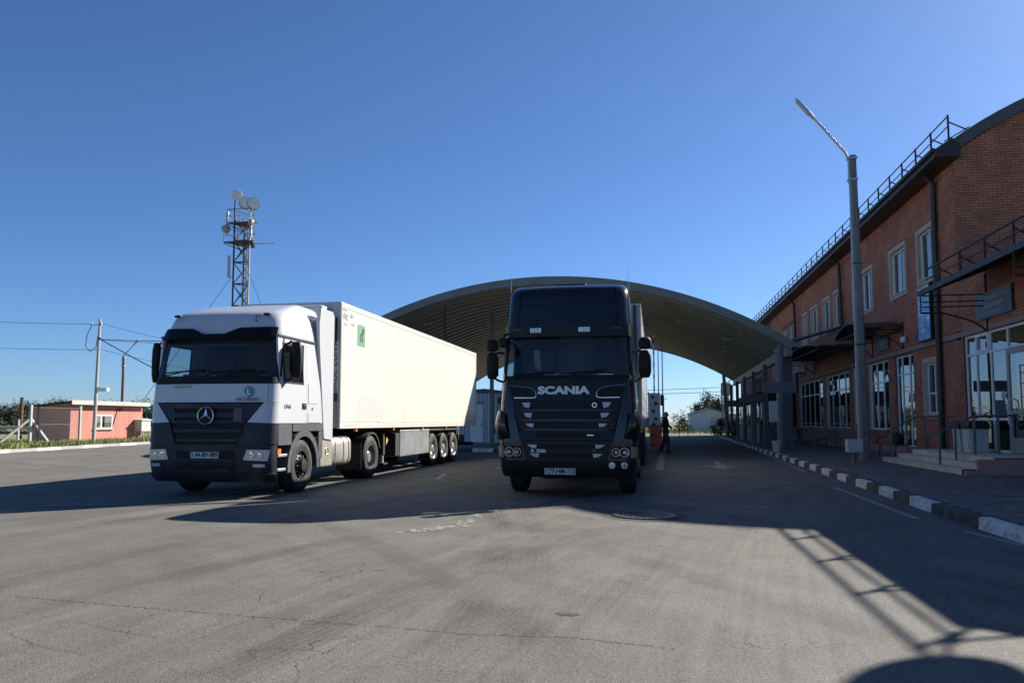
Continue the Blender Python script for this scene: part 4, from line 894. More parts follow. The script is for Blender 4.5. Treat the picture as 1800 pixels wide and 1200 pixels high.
wire('steep slack cable falling right from the concrete pole', (T[0], T[1], 6.45), (-22, 40.5, 1.6), .2, .03)
sl2 = street_lamp('slim grey street lamp behind the pink hut', (-42.6, 56, 0), 6.7, .28, .2, (.9, 1.0), 0, .6)
t = thing('electric_cabinet', 'white electric cabinet on legs with a warning triangle beside the hut', 'cabinet', (-36.3, 49.9, .1), radians(90))
ob('body', MB().box(-.5, .5, -.3, .3, .6, 1.35), CABW, t, 0, bevel=.01); ob('roof', MB().prism([(-.56, 1.35), (.56, 1.35), (.56, 1.4), (0, 1.5), (-.56, 1.42)], 'Y', -.36, .36), CABW, t, 0)
for x in (-.45, .45):
    for y in (-.25, .25): ob('leg', MB().bar((x, y, 0), (x, y, .6), .05), GALV, t, 0)
ob('warning_sign', MB().prism([(-.13, .9), (.13, .9), (0, 1.13)], 'Y', -.31, -.303), M('warn_yellow', (.65, .45, .05), .5), t, 0); ob('warning_mark', MB().prism([(-.02, .94), (.03, 1.0), (0, 1.0), (.02, 1.06), (-.03, .99), (0, .99)], 'Y', -.315, -.311), BLK, t, 0)
# ---------------------------------------------------------------- lattice radio mast
MST = M('mast_steel', (.06, .062, .068), .6, .3, var=.3, vscale=3); MSTL = M('mast_pale', (.42, .43, .44), .5, .3, var=.2, vscale=2); DISHW = M('dish_white', (.75, .76, .78), .5, var=.04, vscale=2); DISHG = M('dish_grey', (.33, .33, .31), .6)
mast = thing('radio_mast', 'tall steel lattice radio mast with platforms and dish antennas', 'mast', (-34.5, 60, 0))
LEGS = [(-.72, -.42), (.72, -.42), (.0, .83)]
for i, (x, y) in enumerate(LEGS): ob('leg', MB().tube([(x, y, 0), (x, y, 19.4 if i else 20.6)], .075, 8), MSTL if i == 1 else MST, mast)
z = 0; k = 0
while z < 18.2:
    for i in range(3):
        a, b = LEGS[i], LEGS[(i + 1) % 3]
        ob('brace', MB().tube([(a[0], a[1], z), (b[0], b[1], z + 1.85)], .045, 5) if k % 2 == 0 else MB().tube([(b[0], b[1], z), (a[0], a[1], z + 1.85)], .045, 5), MST, mast)
        if z > 9: ob('brace', MB().tube([(b[0], b[1], z), (a[0], a[1], z + 1.85)], .035, 5), MST, mast)
        ob('strut', MB().tube([(a[0], a[1], z), (b[0], b[1], z)], .055, 5), MST, mast)
    z += 1.87; k += 1
for x in (-.18, .18): ob('ladder_rail', MB().tube([(x, .1, 8), (x, .1, 19)], .03, 5), MSTL, mast)
mb = MB(); z = 8
while z < 19: mb.tube([(-.18, .1, z), (.18, .1, z)], .016, 4); z += .3
ob('ladder_rungs', mb, MSTL, mast, kind='stuff')
for x, y, z0, z1, r in ((.1, -.2, 11, 17.5, .06), (.3, .0, 11, 18.5, .05), (-.2, .3, 12, 16.8, .04)): ob('cable_run', MB().tube([(x, y, z0), (x, y, z1)], r, 6), MST if r > .05 else MSTL, mast)
for z, w in ((18.35, 1.15), (16.65, 1.35)):
    ob('platform', MB().prism([(-w, -w * .75), (w, -w * .75), (w * .2, w), (-w * .2, w)], 'Z', z - .1, z), RUST if z > 17 else MST, mast, 0)
    ob('platform_frame', MB().bar((-w, -w * .75, z - .15), (0, -.1, z - .7), .06).bar((w, -w * .75, z - .15), (0, -.1, z - .7), .06), MST, mast, 0)
    c = [(-w, -w * .75), (0, -w * .75), (w, -w * .75), (w * .5, 0), (w * .2, w), (-w * .2, w), (-w * .5, 0)]
    for (x, y) in c: ob('guard_post', MB().tube([(x, y, z), (x, y, z + 1.15)], .028, 5), MSTL, mast)
    for h in (.55, 1.12): ob('guard_rail', MB().tube([(x, y, z + h) for x, y in c], .025, 5, closed=True), MSTL if h < 1 else MST, mast)
def dish_(x, y, z, r, depth, aim, mt, sup):
    d = thing_ = ob('dish', MB().lathe([(.001, 0), (r * .9, 0), (r, .02), (r, depth), (r * .8, depth + .05), (r * .2, depth + .2), (.001, depth + .2)], 24, 'Y'), mt, mast); d.location = (x, y, z); d.rotation_euler = (0, 0, aim)
    ob('radome', MB().lathe([(.001, -.05), (r * .5, -.035), (r * .93, -.004)], 24, 'Y'), DISHW, d); ob('dish_mount', MB().tube([(0, depth + .1, 0), (0, depth + .45, 0)], .05, 6), MST, d); return d
dish_(.55, -.9, 19.95, .52, .42, radians(38), DISHG, 1); dish_(1.15, -.6, 19.95, .54, .42, radians(38), DISHG, 1); dish_(-.45, -.6, 20.75, .46, .12, radians(38), DISHW, 1); dish_(-1.45, -.7, 17.8, .34, .3, radians(-120), DISHG, 1); dish_(.8, -.8, 18.3, .3, .25, radians(-60), DISHG, 1)
ob('yagi', MB().tube([(.8, -.4, 16.5), (3.1, -.6, 16.4)], .03, 5).bar((1.4, -.9, 16.45), (1.4, .1, 16.45), .03).bar((1.9, -.9, 16.45), (1.9, .1, 16.45), .03).bar((2.3, -.9, 16.45), (2.3, .0, 16.45), .03).bar((2.6, -.9, 16.42), (2.6, 0, 16.42), .03), MST, mast, 0)
for x, z in ((-1.0, 13.6), (.95, 17.0), (-1.25, 17.4)): ob('panel_antenna', MB().box(x - .09, x + .09, -.75, -.6, z, z + (1.6 if x > 0 else 1.9)), MSTL, mast, 0)
for s_ in (-1, 1): ob('guy_wire', MB().tube([(s_ * .75, -.4, 13.9), (s_ * 8.6, -4, 0)], .02, 4), MST, mast)
# ---------------------------------------------------------------- far things beyond the canopy
SHED = M('shed_white', (.50, .52, .54), .7, var=.08, vscale=1, stretch=(4, 4, .4))
t = thing('white_shed', 'white metal shed with low gable roof beyond the road', 'shed', (7.6, 112, 0))
ob('wall', MB().prism([(-2.5, 0), (2.7, 0), (2.7, 2.35), (.1, 3.15), (-2.5, 2.35)], 'Y', 0, 8), SHED, t, 0); ob('roof', MB().prism([(-2.75, 2.32), (.1, 3.2), (2.9, 2.32), (2.9, 2.45), (.1, 3.33), (-2.75, 2.45)], 'Y', -.2, 8.2), M('shed_roof', (.16, .24, .36), .6), t, 0); ob('door', MB().box(.2, 1.3, -.05, 0, 0, 1.95), M('shed_door', (.4, .42, .45), .6), t, 0); ob('window', MB().box(1.5, 2.2, -.04, 0, 1.3, 1.9), BLK, t, 0)
t = thing('white_shed', 'lower white lean-to shed right of the gabled shed', 'shed', (12.6, 113, 0)); ob('wall', MB().box(-2.1, 2.5, 0, 6, 0, 2.3), SHED, t, 0); ob('roof', MB().box(-2.3, 2.7, -.2, 6.2, 2.3, 2.45), M('shed_roof'), t, 0)
t = thing('leaning_pole', 'leaning concrete pole on the grass corner beyond the canopy', 'pole', (4.72 + 1.3, 66.5, 0)); ob('shaft', MB().tube([(0, 0, 0), (-.42, 0, 9.3)], [.17, .11], 8), CONC, t); ob('crossarm', MB().bar((-1, 0, 8.9), (.3, 0, 8.9), .08), GALV, t, 0)
t = thing('water_tower', 'slim water tower with conical tank on the horizon', 'water tower', (12.7, 142, 0)); ob('shaft', MB().lathe([(.55, 0), (.5, 6.0)], 14, 'Z'), CONC, t); ob('tank', MB().lathe([(.5, 5.9), (.9, 6.8), (.9, 8.2), (.3, 8.5), (.001, 8.6)], 16, 'Z'), CONC, t)
ob('ladder', MB().bar((1.2, 0, 0), (1.2, 0, 8), .08).bar((.9, 0, 7.6), (1.2, 0, 7.6), .06), MST, t, 0)
street_lamp('distant street lamp beside the water tower', (7.8, 92, 0), 5.2, .2, .14, (.7, .7), 0, .6)
for i, (x, y, h) in enumerate(((-2.5, 150, 6), (-1.1, 160, 7.5), (.6, 170, 6.5), (2.2, 180, 7), (-18, 150, 8))):
    t = thing('distant_pole', 'thin distant pole on the horizon beyond the far road', 'pole', (x, y, 0), group='poles on the horizon'); ob('shaft', MB().tube([(0, 0, 0), (0, 0, h)], .12, 6), CONC, t); ob('crossarm', MB().bar((-.8, 0, h - .4), (.8, 0, h - .4), .1), MST, t, 0)
wire('thin overhead line far beyond the canopy', (-30, 150, 7.8), (14, 150, 7.9), .5, .05); wire('thin lower overhead line far beyond the canopy', (-30, 150, 7.0), (14, 150, 7.1), .5, .05)
t = thing('sign_frame', 'thin empty sign frame standing on the road beyond the canopy', 'sign frame', (2.4, 66, 0)); ob('upright', MB().bar((-.35, 0, 0), (-.35, 0, 1.5), .05).bar((.35, 0, 0), (.35, 0, 1.5), .04), BLK, t, 0); ob('crossbar', MB().bar((-.35, 0, 1.48), (.35, 0, 1.48), .05), BLK, t, 0)
# ---------------------------------------------------------------- trees and bushes
BARK = M('bark', (.09, .07, .055), .95, var=.3, vscale=6, bump=.5, bscale=20)
def leaf_mat(nm, cols): return island(nm, cols, .75, 0, 10, .35, 1.2)
LEAF = leaf_mat('leaf_dark', [(.02, .035, .012), (.035, .055, .018), (.05, .07, .025), (.028, .045, .014)]); LEAFO = leaf_mat('leaf_olive', [(.06, .07, .025), (.10, .10, .04), (.075, .06, .03), (.045, .06, .022)]); LEAFG = leaf_mat('leaf_bush', [(.04, .06, .02), (.07, .09, .03), (.12, .11, .05), (.05, .08, .025)])
def crown(mb, c, rad, n, size, rnd, clumps=14):
    cs = []
    for _ in range(clumps):
        while True:
            p = Vector((rnd.uniform(-1, 1), rnd.uniform(-1, 1), rnd.uniform(-1, 1)))
            if p.length < 1: break
        cs.append((p, rnd.uniform(.25, .5)))
    for _ in range(n):
        p, r_ = rnd.choice(cs); q = p + Vector((rnd.gauss(0, 1), rnd.gauss(0, 1), rnd.gauss(0, 1))) * r_ * .55
        w = Vector((c[0] + q.x * rad[0], c[1] + q.y * rad[1], c[2] + q.z * rad[2]))
        if w.z < .05: continue
        a = Vector((rnd.gauss(0, 1), rnd.gauss(0, 1), rnd.gauss(0, 1))).normalized(); b = a.cross(Vector((rnd.gauss(0, 1), rnd.gauss(0, 1), rnd.gauss(0, 1)))).normalized(); s_ = size * rnd.uniform(.5, 1.3)
        mb.add([w - a * s_, w + b * s_ * .45, w + a * s_, w - b * s_ * .45], [(0, 1, 2, 3)])
def tree(name, label, loc, h, rad, n, size, mt, seed, cat='tree', group=None, z0=.35):
    r = random.Random(seed); t = thing(name, label, cat, loc, group=group)
    tb = MB().tube([(0, 0, 0), (r.uniform(-.2, .2), 0, h * .4), (r.uniform(-.2, .2), 0, h * .85)], [h * .025 + .03, h * .018 + .02, .02], 7)
    for _ in range(7):
        z = h * r.uniform(.3, .75); a = r.uniform(0, 2 * pi); l_ = rad * r.uniform(.5, .95); tb.tube([(0, 0, z), (l_ * .5 * cos(a), l_ * .5 * sin(a), z + h * .08), (l_ * cos(a), l_ * sin(a), z + h * .18)], [.02 * h * .5, .012 * h * .5, .01], 5)
    ob('trunk', tb, BARK, t); cb = MB(); crown(cb, (0, 0, h * (z0 + 1) / 2), (rad, rad, h * (1 - z0) / 2), n, size, r, 22); ob('crown', cb, mt, t, 0, recalc=False); return t
tree('pine_tree', 'dark evergreen tree rising behind the white shed', (8.3, 130, 0), 5.6, 2.3, 5500, .2, LEAF, 3, z0=.1)
tree('bare_tree', 'thin leafless looking tree between the evergreen and the water tower', (11.2, 133, 0), 5.6, 1.9, 350, .16, LEAFO, 5)
tree('bush', 'yellowish green bush in front of the leaning pole', (5.9, 72.3, .05), 1.75, .75, 1500, .09, LEAFG, 6, 'bush', z0=.0)
tree('bush', 'dark conical bush right of the leaning pole', (7.2, 71.5, .05), 1.6, .65, 1500, .09, LEAF, 7, 'bush', z0=.0)
tree('bush', 'tall dark bush at the canopy end wall', (8.6, 70.5, .05), 1.8, .6, 1200, .1, LEAF, 8, 'bush', z0=.0)
tree('bush', 'grey green shrub on the strip beyond the far road', (.3, 97, 0), 2.3, 1.3, 1500, .13, LEAFO, 9, 'bush', z0=.0)
tree('bush', 'low shrub beside the sign frame beyond the far road', (3.6, 99, 0), 1.7, 1.0, 900, .12, LEAFO, 10, 'bush', z0=.0)
def wood(name, label, pts, h0, h1, n, size, mt, seed, wide=4):
    r = random.Random(seed); mb = MB()
    for (a, b) in zip(pts, pts[1:]):
        L = math.dist(a, b); m_ = int(L / 1.7)
        for i in range(m_):
            k = (i + r.random()) / m_; x = a[0] + (b[0] - a[0]) * k + r.uniform(-wide, wide); y = a[1] + (b[1] - a[1]) * k + r.uniform(-wide, wide); h = r.uniform(h0, h1)
            crown(mb, (x, y, h * .47), (h * .45, h * .45, h * .5), n, size, r, 30)
    o = ob(name, mb, mt, None, 0, recalc=False, kind='stuff'); o['label'] = label; o['category'] = 'trees'; return o
wood('far_wood', 'dark line of pine woodland behind the pink hut', [(-150, 118), (-112, 128), (-84, 150), (-60, 165)], 4.4, 5.8, 1700, .2, LEAF, 21)
wood('far_wood', 'brownish scrub at the foot of the woodland behind the fence', [(-95, 86), (-66, 88), (-52, 95)], 1.8, 3.6, 400, .15, LEAFO, 22, 3)
wood('far_wood', 'low hazy tree line on the horizon beyond the canopy', [(-60, 240), (0, 235), (60, 230)], 3.0, 5.0, 160, .3, LEAFO, 23, 5)
wood('far_wood', 'distant tree line on the horizon behind the white truck', [(-60, 165), (-40, 215), (-20, 240)], 4.0, 6.0, 250, .3, LEAF, 24, 5)
wood('far_wood', 'scrub behind the fence across the far road', [(-16, 120), (4, 121)], 1.2, 2.4, 200, .14, LEAFO, 25, 1.5)
# ---------------------------------------------------------------- lorries
RUB = M('tyre_rubber', (.022, .022, .022), .8, var=.25, vscale=6, dirt=(.10, .093, .08), dscale=5, damt=.7); RIMG = M('rim_grey', (.22, .22, .215), .5, .5, var=.2, vscale=6, dirt=(.08, .07, .06), dscale=5, damt=.6); RIMB = M('rim_bright', (.62, .62, .6), .3, .85, var=.15, vscale=8, dirt=(.2, .18, .15), dscale=6, damt=.5)
RIMD = M('rim_dark', (.03, .03, .032), .5, .4, var=.2, vscale=6); ENDS = M('grille_end_silver', (.5, .49, .47), .45, .4, var=.2, vscale=8); BADGE = M('badge_chrome', (.5, .5, .5), .35, .7, var=.1, vscale=6); CHROME = M('chrome', (.62, .63, .64), .14, 1.0, var=.08, vscale=6); MATB = M('matt_black', (.008, .008, .009), .6, spec=.3, var=.25, vscale=4)
TGLASS = glass('truck_glass', (.62, .68, .68), 1.5); SVIS = M('smoked_visor', (.006, .0065, .007), .25, spec=.25); AMBERD = M('turn_lens', (.28, .22, .15), .2, .1, var=.2, vscale=10); AMBER = M('amber_lens', (.6, .2, .02), .3); LENS = M('lamp_lens', (.55, .57, .58), .15, .2, var=.35, vscale=22); BOWL = M('lamp_bowl', (.6, .62, .62), .15, .9, var=.2, vscale=12)
PLATE = M('plate_white', (.62, .63, .63), .4, var=.06, vscale=8); INK = M('plate_ink', (.02, .02, .022), .5)
CHASS = M('chassis_black', (.014, .0135, .013), .7, var=.3, vscale=4, dirt=(.07, .06, .05), dscale=3, damt=.6)
def wheel(parent, x, y, side, kind='front', r=.51, w=.31, rim=None):
    """side +1: the outside faces +x"""
    def mk(prof, n=36): return MB().lathe([(a * r / .51, side * h) for a, h in prof], n, 'X', (0, 0, 0))
    H = w / 2
    if kind == 'front': pr = [(.29, H - .015), (.275, H - .02), (.262, H - .075), (.235, H - .085), (.2, H - .05), (.165, H - .035), (.15, H - .03), (.145, H + .02), (.12, H + .055), (.06, H + .062), (.001, H + .062)]
    elif kind == 'drive': pr = [(.29, H - .015), (.275, H - .03), (.265, H - .13), (.24, H - .17), (.18, H - .18), (.16, H - .18), (.15, H - .09), (.12, H - .06), (.001, H - .055)]
    else: pr = [(.29, H - .01), (.275, H - .02), (.26, H - .075), (.235, H - .1), (.19, H - .085), (.16, H - .08), (.15, H - .03), (.11, H - .012), (.001, H - .01)]
    rim = rim or RIMG
    wh = ob('wheel', mk(pr), rim, parent, 30); wh.location = (x, y, r)
    ty = [(.27, -H + .02), (.34, -H), (.44, -H - .004), (.485, -H + .02), (.505, -H + .035)]
    for k in range(4):
        c = -H + .06 + k * (w - .12) / 3; ty += [(.51, c - .028), (.51, c - .008), (.498, c - .006), (.498, c + .006), (.51, c + .008), (.51, c + .028)]
    ty += [(.505, H - .035), (.485, H - .02), (.462, H - .002), (.458, H - .007), (.44, H + .004), (.34, H), (.332, H - .006), (.325, H), (.282, H - .012), (.276, H - .03)]
    ob('tyre', mk(ty, 44), RUB, wh, 40)
    rn = .205 if kind != 'drive' else .205; hn = {'front': H - .045, 'drive': H - .178, 'trailer': H - .085}[kind]; rr = r / .51
    mb = MB(); mh = MB()
    for i in range(10):
        t = 2 * pi * i / 10; mb.lathe([(.016, hn * side), (.016, (hn + .04) * side), (.001, (hn + .045) * side)], 6, 'X', (0, rn * .86 * rr * cos(t), rn * .86 * rr * sin(t)))
        t += pi / 10; mh.lathe([(.03, (hn - .045) * side), (.026, (hn + .004) * side), (.001, (hn + .003) * side)], 10, 'X', (0, .225 * rr * cos(t), .225 * rr * sin(t)))
    ob('wheel_nuts', mb, CHROME if rim is RIMB else RIMG, wh, 30, kind='stuff'); ob('hand_holes', mh, MATB, wh, 30, kind='stuff')
    return wh
class Surf:
    """horizontal section of a cab: flat bowed front, rounded corners, straight sides"""
    def __init__(s, prof, r, bow, back): s.p = prof; s.r = r; s.bow = bow; s.back = back; s.a0 = max(p[2] for p in prof) - r
    def at(s, z):
        p = s.p
        if z <= p[0][0]: return p[0][1], p[0][2]
        for a, b in zip(p, p[1:]):
            if z <= b[0]:
                k = (z - a[0]) / (b[0] - a[0]); return a[1] + (b[1] - a[1]) * k, a[2] + (b[2] - a[2]) * k
        return p[-1][1], p[-1][2]
    def F(s, u, z):
        yf, w = s.at(z); a = w - s.r; q = abs(u); sg = 1 if u >= 0 else -1
        if q <= s.a0: k = q / s.a0; return (sg * k * a, yf + s.bow * k * k, z)
        t = (q - s.a0) / s.r
        if t <= pi / 2: return (sg * (a + s.r * sin(t)), yf + s.bow + s.r * (1 - cos(t)), z)
        return (sg * w, yf + s.bow + s.r + (t - pi / 2) * s.r, z)
    def S(s, sg): return lambda y, z: (sg * s.at(z)[1], y, z)
    def ring(s, z, back, n=22):
        L = s.a0 + s.r * pi / 2; w = s.at(z)[1]
        pts = [s.F(-L + 2 * L * i / n, z) for i in range(n + 1)]
        return pts + [(w, back - .12, z), (w - .04, back - .03, z), (w - .12, back, z), (-w + .12, back, z), (-w + .04, back - .03, z), (-w, back - .12, z)]
def rect(u0, u1, z0, z1): return [(u0, z0), (u1, z0), (u1, z1), (u0, z1)]
def plate(parent, x, y, z, s_, w=.54):
    p = ob('number_plate', MB().box(x - w / 2, x + w / 2, y - .008, y + .004, z - .058, z + .058), PLATE, parent, 0, bevel=.004)
    ob('plate_border', MB().box(x - w / 2 + .01, x + w / 2 - .01, y - .0092, y - .0082, z + .044, z + .049).box(x - w / 2 + .01, x + w / 2 - .01, y - .0092, y - .0082, z - .049, z - .044), INK, p, 0)
    text('plate_text', s_, .108, (x + .035, y - .011, z), FRONT, INK, p, .001, .0035, 1.0, spacing=.97); ob('plate_badge', MB().box(x - w / 2 + .018, x - w / 2 + .06, y - .011, y - .0085, z - .03, z + .035), M('plate_grey', (.25, .27, .3), .5), p, 0)
    return p
def mirror(parent, sg, x, y, z0, z1, w=.24, d=.17, mt=None, arm_z=None, split=None):
    mt = mt or BLK
    def hs(a, b):
        n = 5; rings = []
        for i in range(n + 1):
            k = i / n; z = a + (b - a) * k; f = 1 - .35 * abs(2 * k - 1) ** 4; W, D = w * f / 2, d * f / 2
            rings.append([(x + W * cos(t) * (1 if abs(cos(t)) < .99 else 1), y + D * sin(t), z) for t in [pi / 8 + j * pi / 4 for j in range(8)]])
        return MB().loft(rings)
    m = ob('mirror', hs(z0, split or z1), mt, parent, 50, bevel=.02)
    if split: ob('mirror', hs(split + .02, z1), mt, parent, 50, bevel=.02)
    ob('mirror_glass', MB().box(x - w * .4, x + w * .4, y + d * .5, y + d * .52, z0 + .06, (split or z1) - .06), CHROME, m, 0)
    za, zb = arm_z or (z1 - .05, z0 + .05)
    ob('mirror_arm', MB().tube([(x, y, za), (x - sg * .12, y, za + .06), (sg * 1.16, y + .22, za + .05)], .022, 6).tube([(x, y, zb), (x - sg * .12, y, zb - .07), (sg * 1.2, y + .22, zb - .1)], .022, 6), MATB, m)
    return m
def interior(parent, zf, zd, zt, back):
    INT = M('cab_interior', (.035, .035, .038), .8, var=.3, vscale=3); SEAT = M('seat_cloth', (.10, .105, .12), .9)
    ob('cab_floor', MB().box(-1.15, 1.15, .32, back - .05, zf, zf + .05), INT, parent, 0)
    ob('dashboard', MB().prism([(.32, zd - .55), (.42, zd - .04), (.75, zd), (.86, zd - .12), (.8, zd - .55)], 'X', -1.12, 1.12), INT, parent, 0, bevel=.03)
    for x in (-.62, .62):
        s_ = ob('seat', MB().box(x - .27, x + .27, 1.05, 1.6, zf + .3, zf + .62).box(x - .26, x + .26, 1.5, 1.66, zf + .6, zf + 1.35), SEAT, parent, 0, bevel=.06); ob('headrest', MB().box(x - .15, x + .15, 1.52, 1.64, zf + 1.36, zf + 1.6), SEAT, s_, 0, bevel=.04)
    c = Vector((.6, .92, zd + .02)); pts = [c + Vector((.23 * cos(t), .23 * sin(t) * .55, .23 * sin(t) * .83)) for t in [i * 2 * pi / 20 for i in range(20)]]
    sw = ob('steering_wheel', MB().tube(pts, .018, 6, closed=True).bar(c + Vector((-.22, 0, 0)), c + Vector((.22, 0, 0)), .04, .02), INT, parent); 
    PAP = M('paper', (.55, .56, .56), .8)
    ob('paper', MB().cbox((-.35, .62, zd + .06), (.26, .02, .17), Matrix.Rotation(radians(-35), 3, 'X')), PAP, parent, 0); ob('paper', MB().cbox((.3, .6, zd + .03), (.3, .2, .03), Matrix.Rotation(.4, 3, 'Z')), PAP, parent, 0)
    ob('paper', MB().cbox((-.12, .7, zd + .05), (.16, .02, .12), Matrix.Rotation(radians(-40), 3, 'X')), PAP, parent, 0); ob('cloth', MB().cbox((.62, .6, zd + .05), (.42, .1, .06), Matrix.Rotation(.25, 3, 'Z')), PAP, parent, 0, bevel=.02); ob('box', MB().cbox((-.75, .62, zd + .07), (.2, .14, .14)), SEAT, parent, 0)
    ob('cup', MB().lathe([(.001, 0), (.045, 0), (.06, .12), (.055, .12), (.001, .02)], 12, 'Z', (.02, .62, zd)), PAP, parent)
    ob('bunk', MB().box(-1.1, 1.1, back - .55, back - .08, zf + .35, zf + .65), SEAT, parent, 0, bevel=.05)
def wipers(parent, S, z, spec):
    for a, b, dz in spec:
        ob('wiper', MB().tube([Vector(S.F(a, z)) + Vector((0, -.04, 0)), Vector(S.F((a + b) / 2, z + dz * .8)) + Vector((0, -.06, 0)), Vector(S.F(b, z + dz)) + Vector((0, -.03, 0))], .012, 5).tube([Vector(S.F((a + b) / 2 - (b - a) * .45, z + dz * .55)) + Vector((0, -.02, .01)), Vector(S.F(b, z + dz)) + Vector((0, -.02, .02))], .014, 5), MATB, parent)
def arch_guard(parent, y, sg, mt, r0=.57, r1=.67, x0=.95, x1=1.262, z=.51, a0=-.1, a1=pi + .15):
    mb = MB(); n = 18; pts = []
    for i in range(n + 1):
        t = a0 + (a1 - a0) * i / n; pts.append((cos(t), sin(t)))
    for (p, q) in zip(pts, pts[1:]):
        mb.add([(sg * X, y + c * r_, z + s_ * r_) for X in (x0, x1) for (c, s_) in (p, q) for r_ in (r0, r1)], [(0, 1, 3, 2), (4, 6, 7, 5), (0, 2, 6, 4), (1, 5, 7, 3)])
    return ob('wheel_arch', mb, mt, parent, 40)
def tractor_chassis(t, y_front, y_drive, rim_f, rim_d):
    for x in (-.42, .42): ob('frame_rail', MB().box(x - .04, x + .04, .9, y_drive + .9, .72, 1.0), CHASS, t, 0)
    ob('axle', MB().tube([(-1.0, y_front, .46), (1.0, y_front, .46)], .07, 8), CHASS, t); ob('axle', MB().tube([(-1.0, y_drive, .51), (1.0, y_drive, .51)], .11, 8), CHASS, t)
    ob('fifth_wheel', MB().lathe([(.001, 1.2), (.5, 1.2), (.52, 1.1), (.3, 1.0)], 20, 'Z', (0, y_drive - .1, 0)), CHASS, t)
    ob('engine', MB().box(-.45, .45, .5, 2.3, .5, 1.2), CHASS, t, 0)
    for sg in (-1, 1):
        wheel(t, sg * 1.06, y_front, sg, 'front', rim=rim_f); wheel(t, sg * 1.07, y_drive, sg, 'drive', rim=rim_d); wheel(t, sg * .72, y_drive, sg, 'drive', rim=rim_d)

# ======================= white tractor unit
WHITE = M('cab_white', (.53, .545, .57), .28, coat=.4, var=.03, vscale=2, dirt=(.5, .5, .48), dscale=1.2, damt=.3); GREYB = M('bumper_grey', (.021, .024, .032), .45, spec=.3, var=.1, vscale=3, dirt=(.09, .088, .085), dscale=2.5, damt=.5); GREYS = M('side_grey', (.075, .082, .095), .45, var=.1, vscale=3, dirt=(.15, .145, .135), dscale=2.5, damt=.5)
A = thing('white_truck', 'white tractor unit with dark bumper and three-pointed star badge, coupled to the white trailer', 'truck', (-8.0, 12.75, 0))
SA = Surf([(.28, .14, 1.18), (.4, .04, 1.23), (.6, 0, 1.25), (.95, 0, 1.25), (1.3, .03, 1.25), (1.7, .06, 1.25), (2.06, .09, 1.245), (2.18, .12, 1.235), (2.9, .30, 1.19), (3.08, .34, 1.175), (3.25, .40, 1.15), (3.36, .47, 1.12), (3.45, .6, 1.08), (3.5, .75, 1.05)], .22, .07, 2.25)
F = SA.F; UL = SA.a0 + SA.r * pi / 2
rings = [SA.ring(z, b) for z, b in ((2.93, 2.25), (3.0, 2.25), (3.08, 2.25), (3.16, 2.3), (3.25, 2.35), (3.36, 2.4), (3.44, 2.45), (3.5, 2.5))]
rings.append([(x * .97, y if y > 1.8 else y * .75 + .42, 3.57) for x, y, z in rings[-1]]); rings.append([(x * .93, (y if y > 1.8 else y * .5 + .95), 3.66) for x, y, z in rings[-2]]); rings.append([(x * .86, (y if y > 1.8 else y * .3 + 1.4), 3.72) for x, y, z in rings[-3]])
rf = ob('roof', MB().loft(rings), WHITE, A, 40)
for x in (-.92, .92): ob('roof_lamp', MB().box(x - .06, x + .06, .41, .5, 3.34, 3.385), MATB, rf, 0, bevel=.01)
ob('roof_handle', MB().tube([(.72, .47, 3.22), (.72, .40, 3.24), (.72, .42, 3.34), (.76, .48, 3.35)], .012, 5), MATB, rf)
# front
ob('bumper', MB().patch(F, rect(-UL - .02, UL + .02, .40, .955), 30, 6, 0, .05), GREYB, A, 40)
ob('bumper_corner', MB().patch(F, [(.62, .96), (UL + .02, .96), (UL + .02, 1.335), (.76, 1.335)], 14, 4, .012, .05), GREYB, A, 40); ob('bumper_corner', MB().patch(F, [(-UL - .02, .96), (-.62, .96), (-.76, 1.335), (-UL - .02, 1.335)], 14, 4, .012, .05), GREYB, A, 40)
ob('bumper_lip', MB().patch(F, rect(-UL, UL, .29, .43), 28, 3, .03, .05), GREYB, A, 40); ob('bumper_lip', MB().patch(F, [(-.55, .43), (.55, .43), (.48, .52), (-.48, .52)], 10, 2, .022, .05), GREYB, A, 40)
gb = ob('grille', MB().patch(F, rect(-1.06, 1.06, .96, 1.705), 22, 5, -.03, .03), MATB, A, 40)
for z0, z1, u in ((1.60, 1.69, 1.0), (1.44, 1.52, .66), (1.335, 1.375, .72), (1.17, 1.23, .66), (1.0, 1.05, .6)): ob('grille_slat', MB().patch(F, [(-u, z0), (u, z0), (u + .03, z1), (-u - .03, z1)], 20, 2, .0, .045), GREYB, gb, 40)
for sg in (-1, 1):
    c = [(sg * .66, 1.375), (sg * .74, 1.375), (sg * .99, 1.6), (sg * .69, 1.6)]; c = c if sg > 0 else [c[1], c[0], c[3], c[2]]
    ob('grille_side', MB().patch(F, c, 6, 3, -.002, .03), GREYB, gb, 40)
    c = [(sg * .78, 1.35), (sg * (UL + .02), 1.33), (sg * (UL + .02), 1.712), (sg * 1.07, 1.712)]; c = c if sg > 0 else [c[1], c[0], c[3], c[2]]
    ob('corner_panel', MB().patch(F, c, 12, 4, .012, .03), WHITE, A, 40)
ob('cover_plate', MB().patch(F, rect(.52, .68, 1.37, 1.6), 3, 3, .02, .03), GREYS, gb, 40)
ob('front_panel', MB().patch(F, rect(-1.12, 1.12, 1.715, 2.05), 24, 4, .01, .03), WHITE, A, 40)
for sg in (-1, 1): ob('corner_panel', MB().patch(F, rect(*sorted((sg * 1.128, sg * (UL + .02))), 1.716, 2.05), 8, 4, .01, .03), WHITE, A, 40)
ob('windscreen_band', MB().patch(F, rect(-1.36, 1.36, 2.055, 2.2), 28, 2, .004, .03), MATB, A, 40)
ob('windscreen', MB().patch(F, rect(-1.24, 1.24, 2.2, 2.95), 28, 6, .0, .008), TGLASS, A, 40)
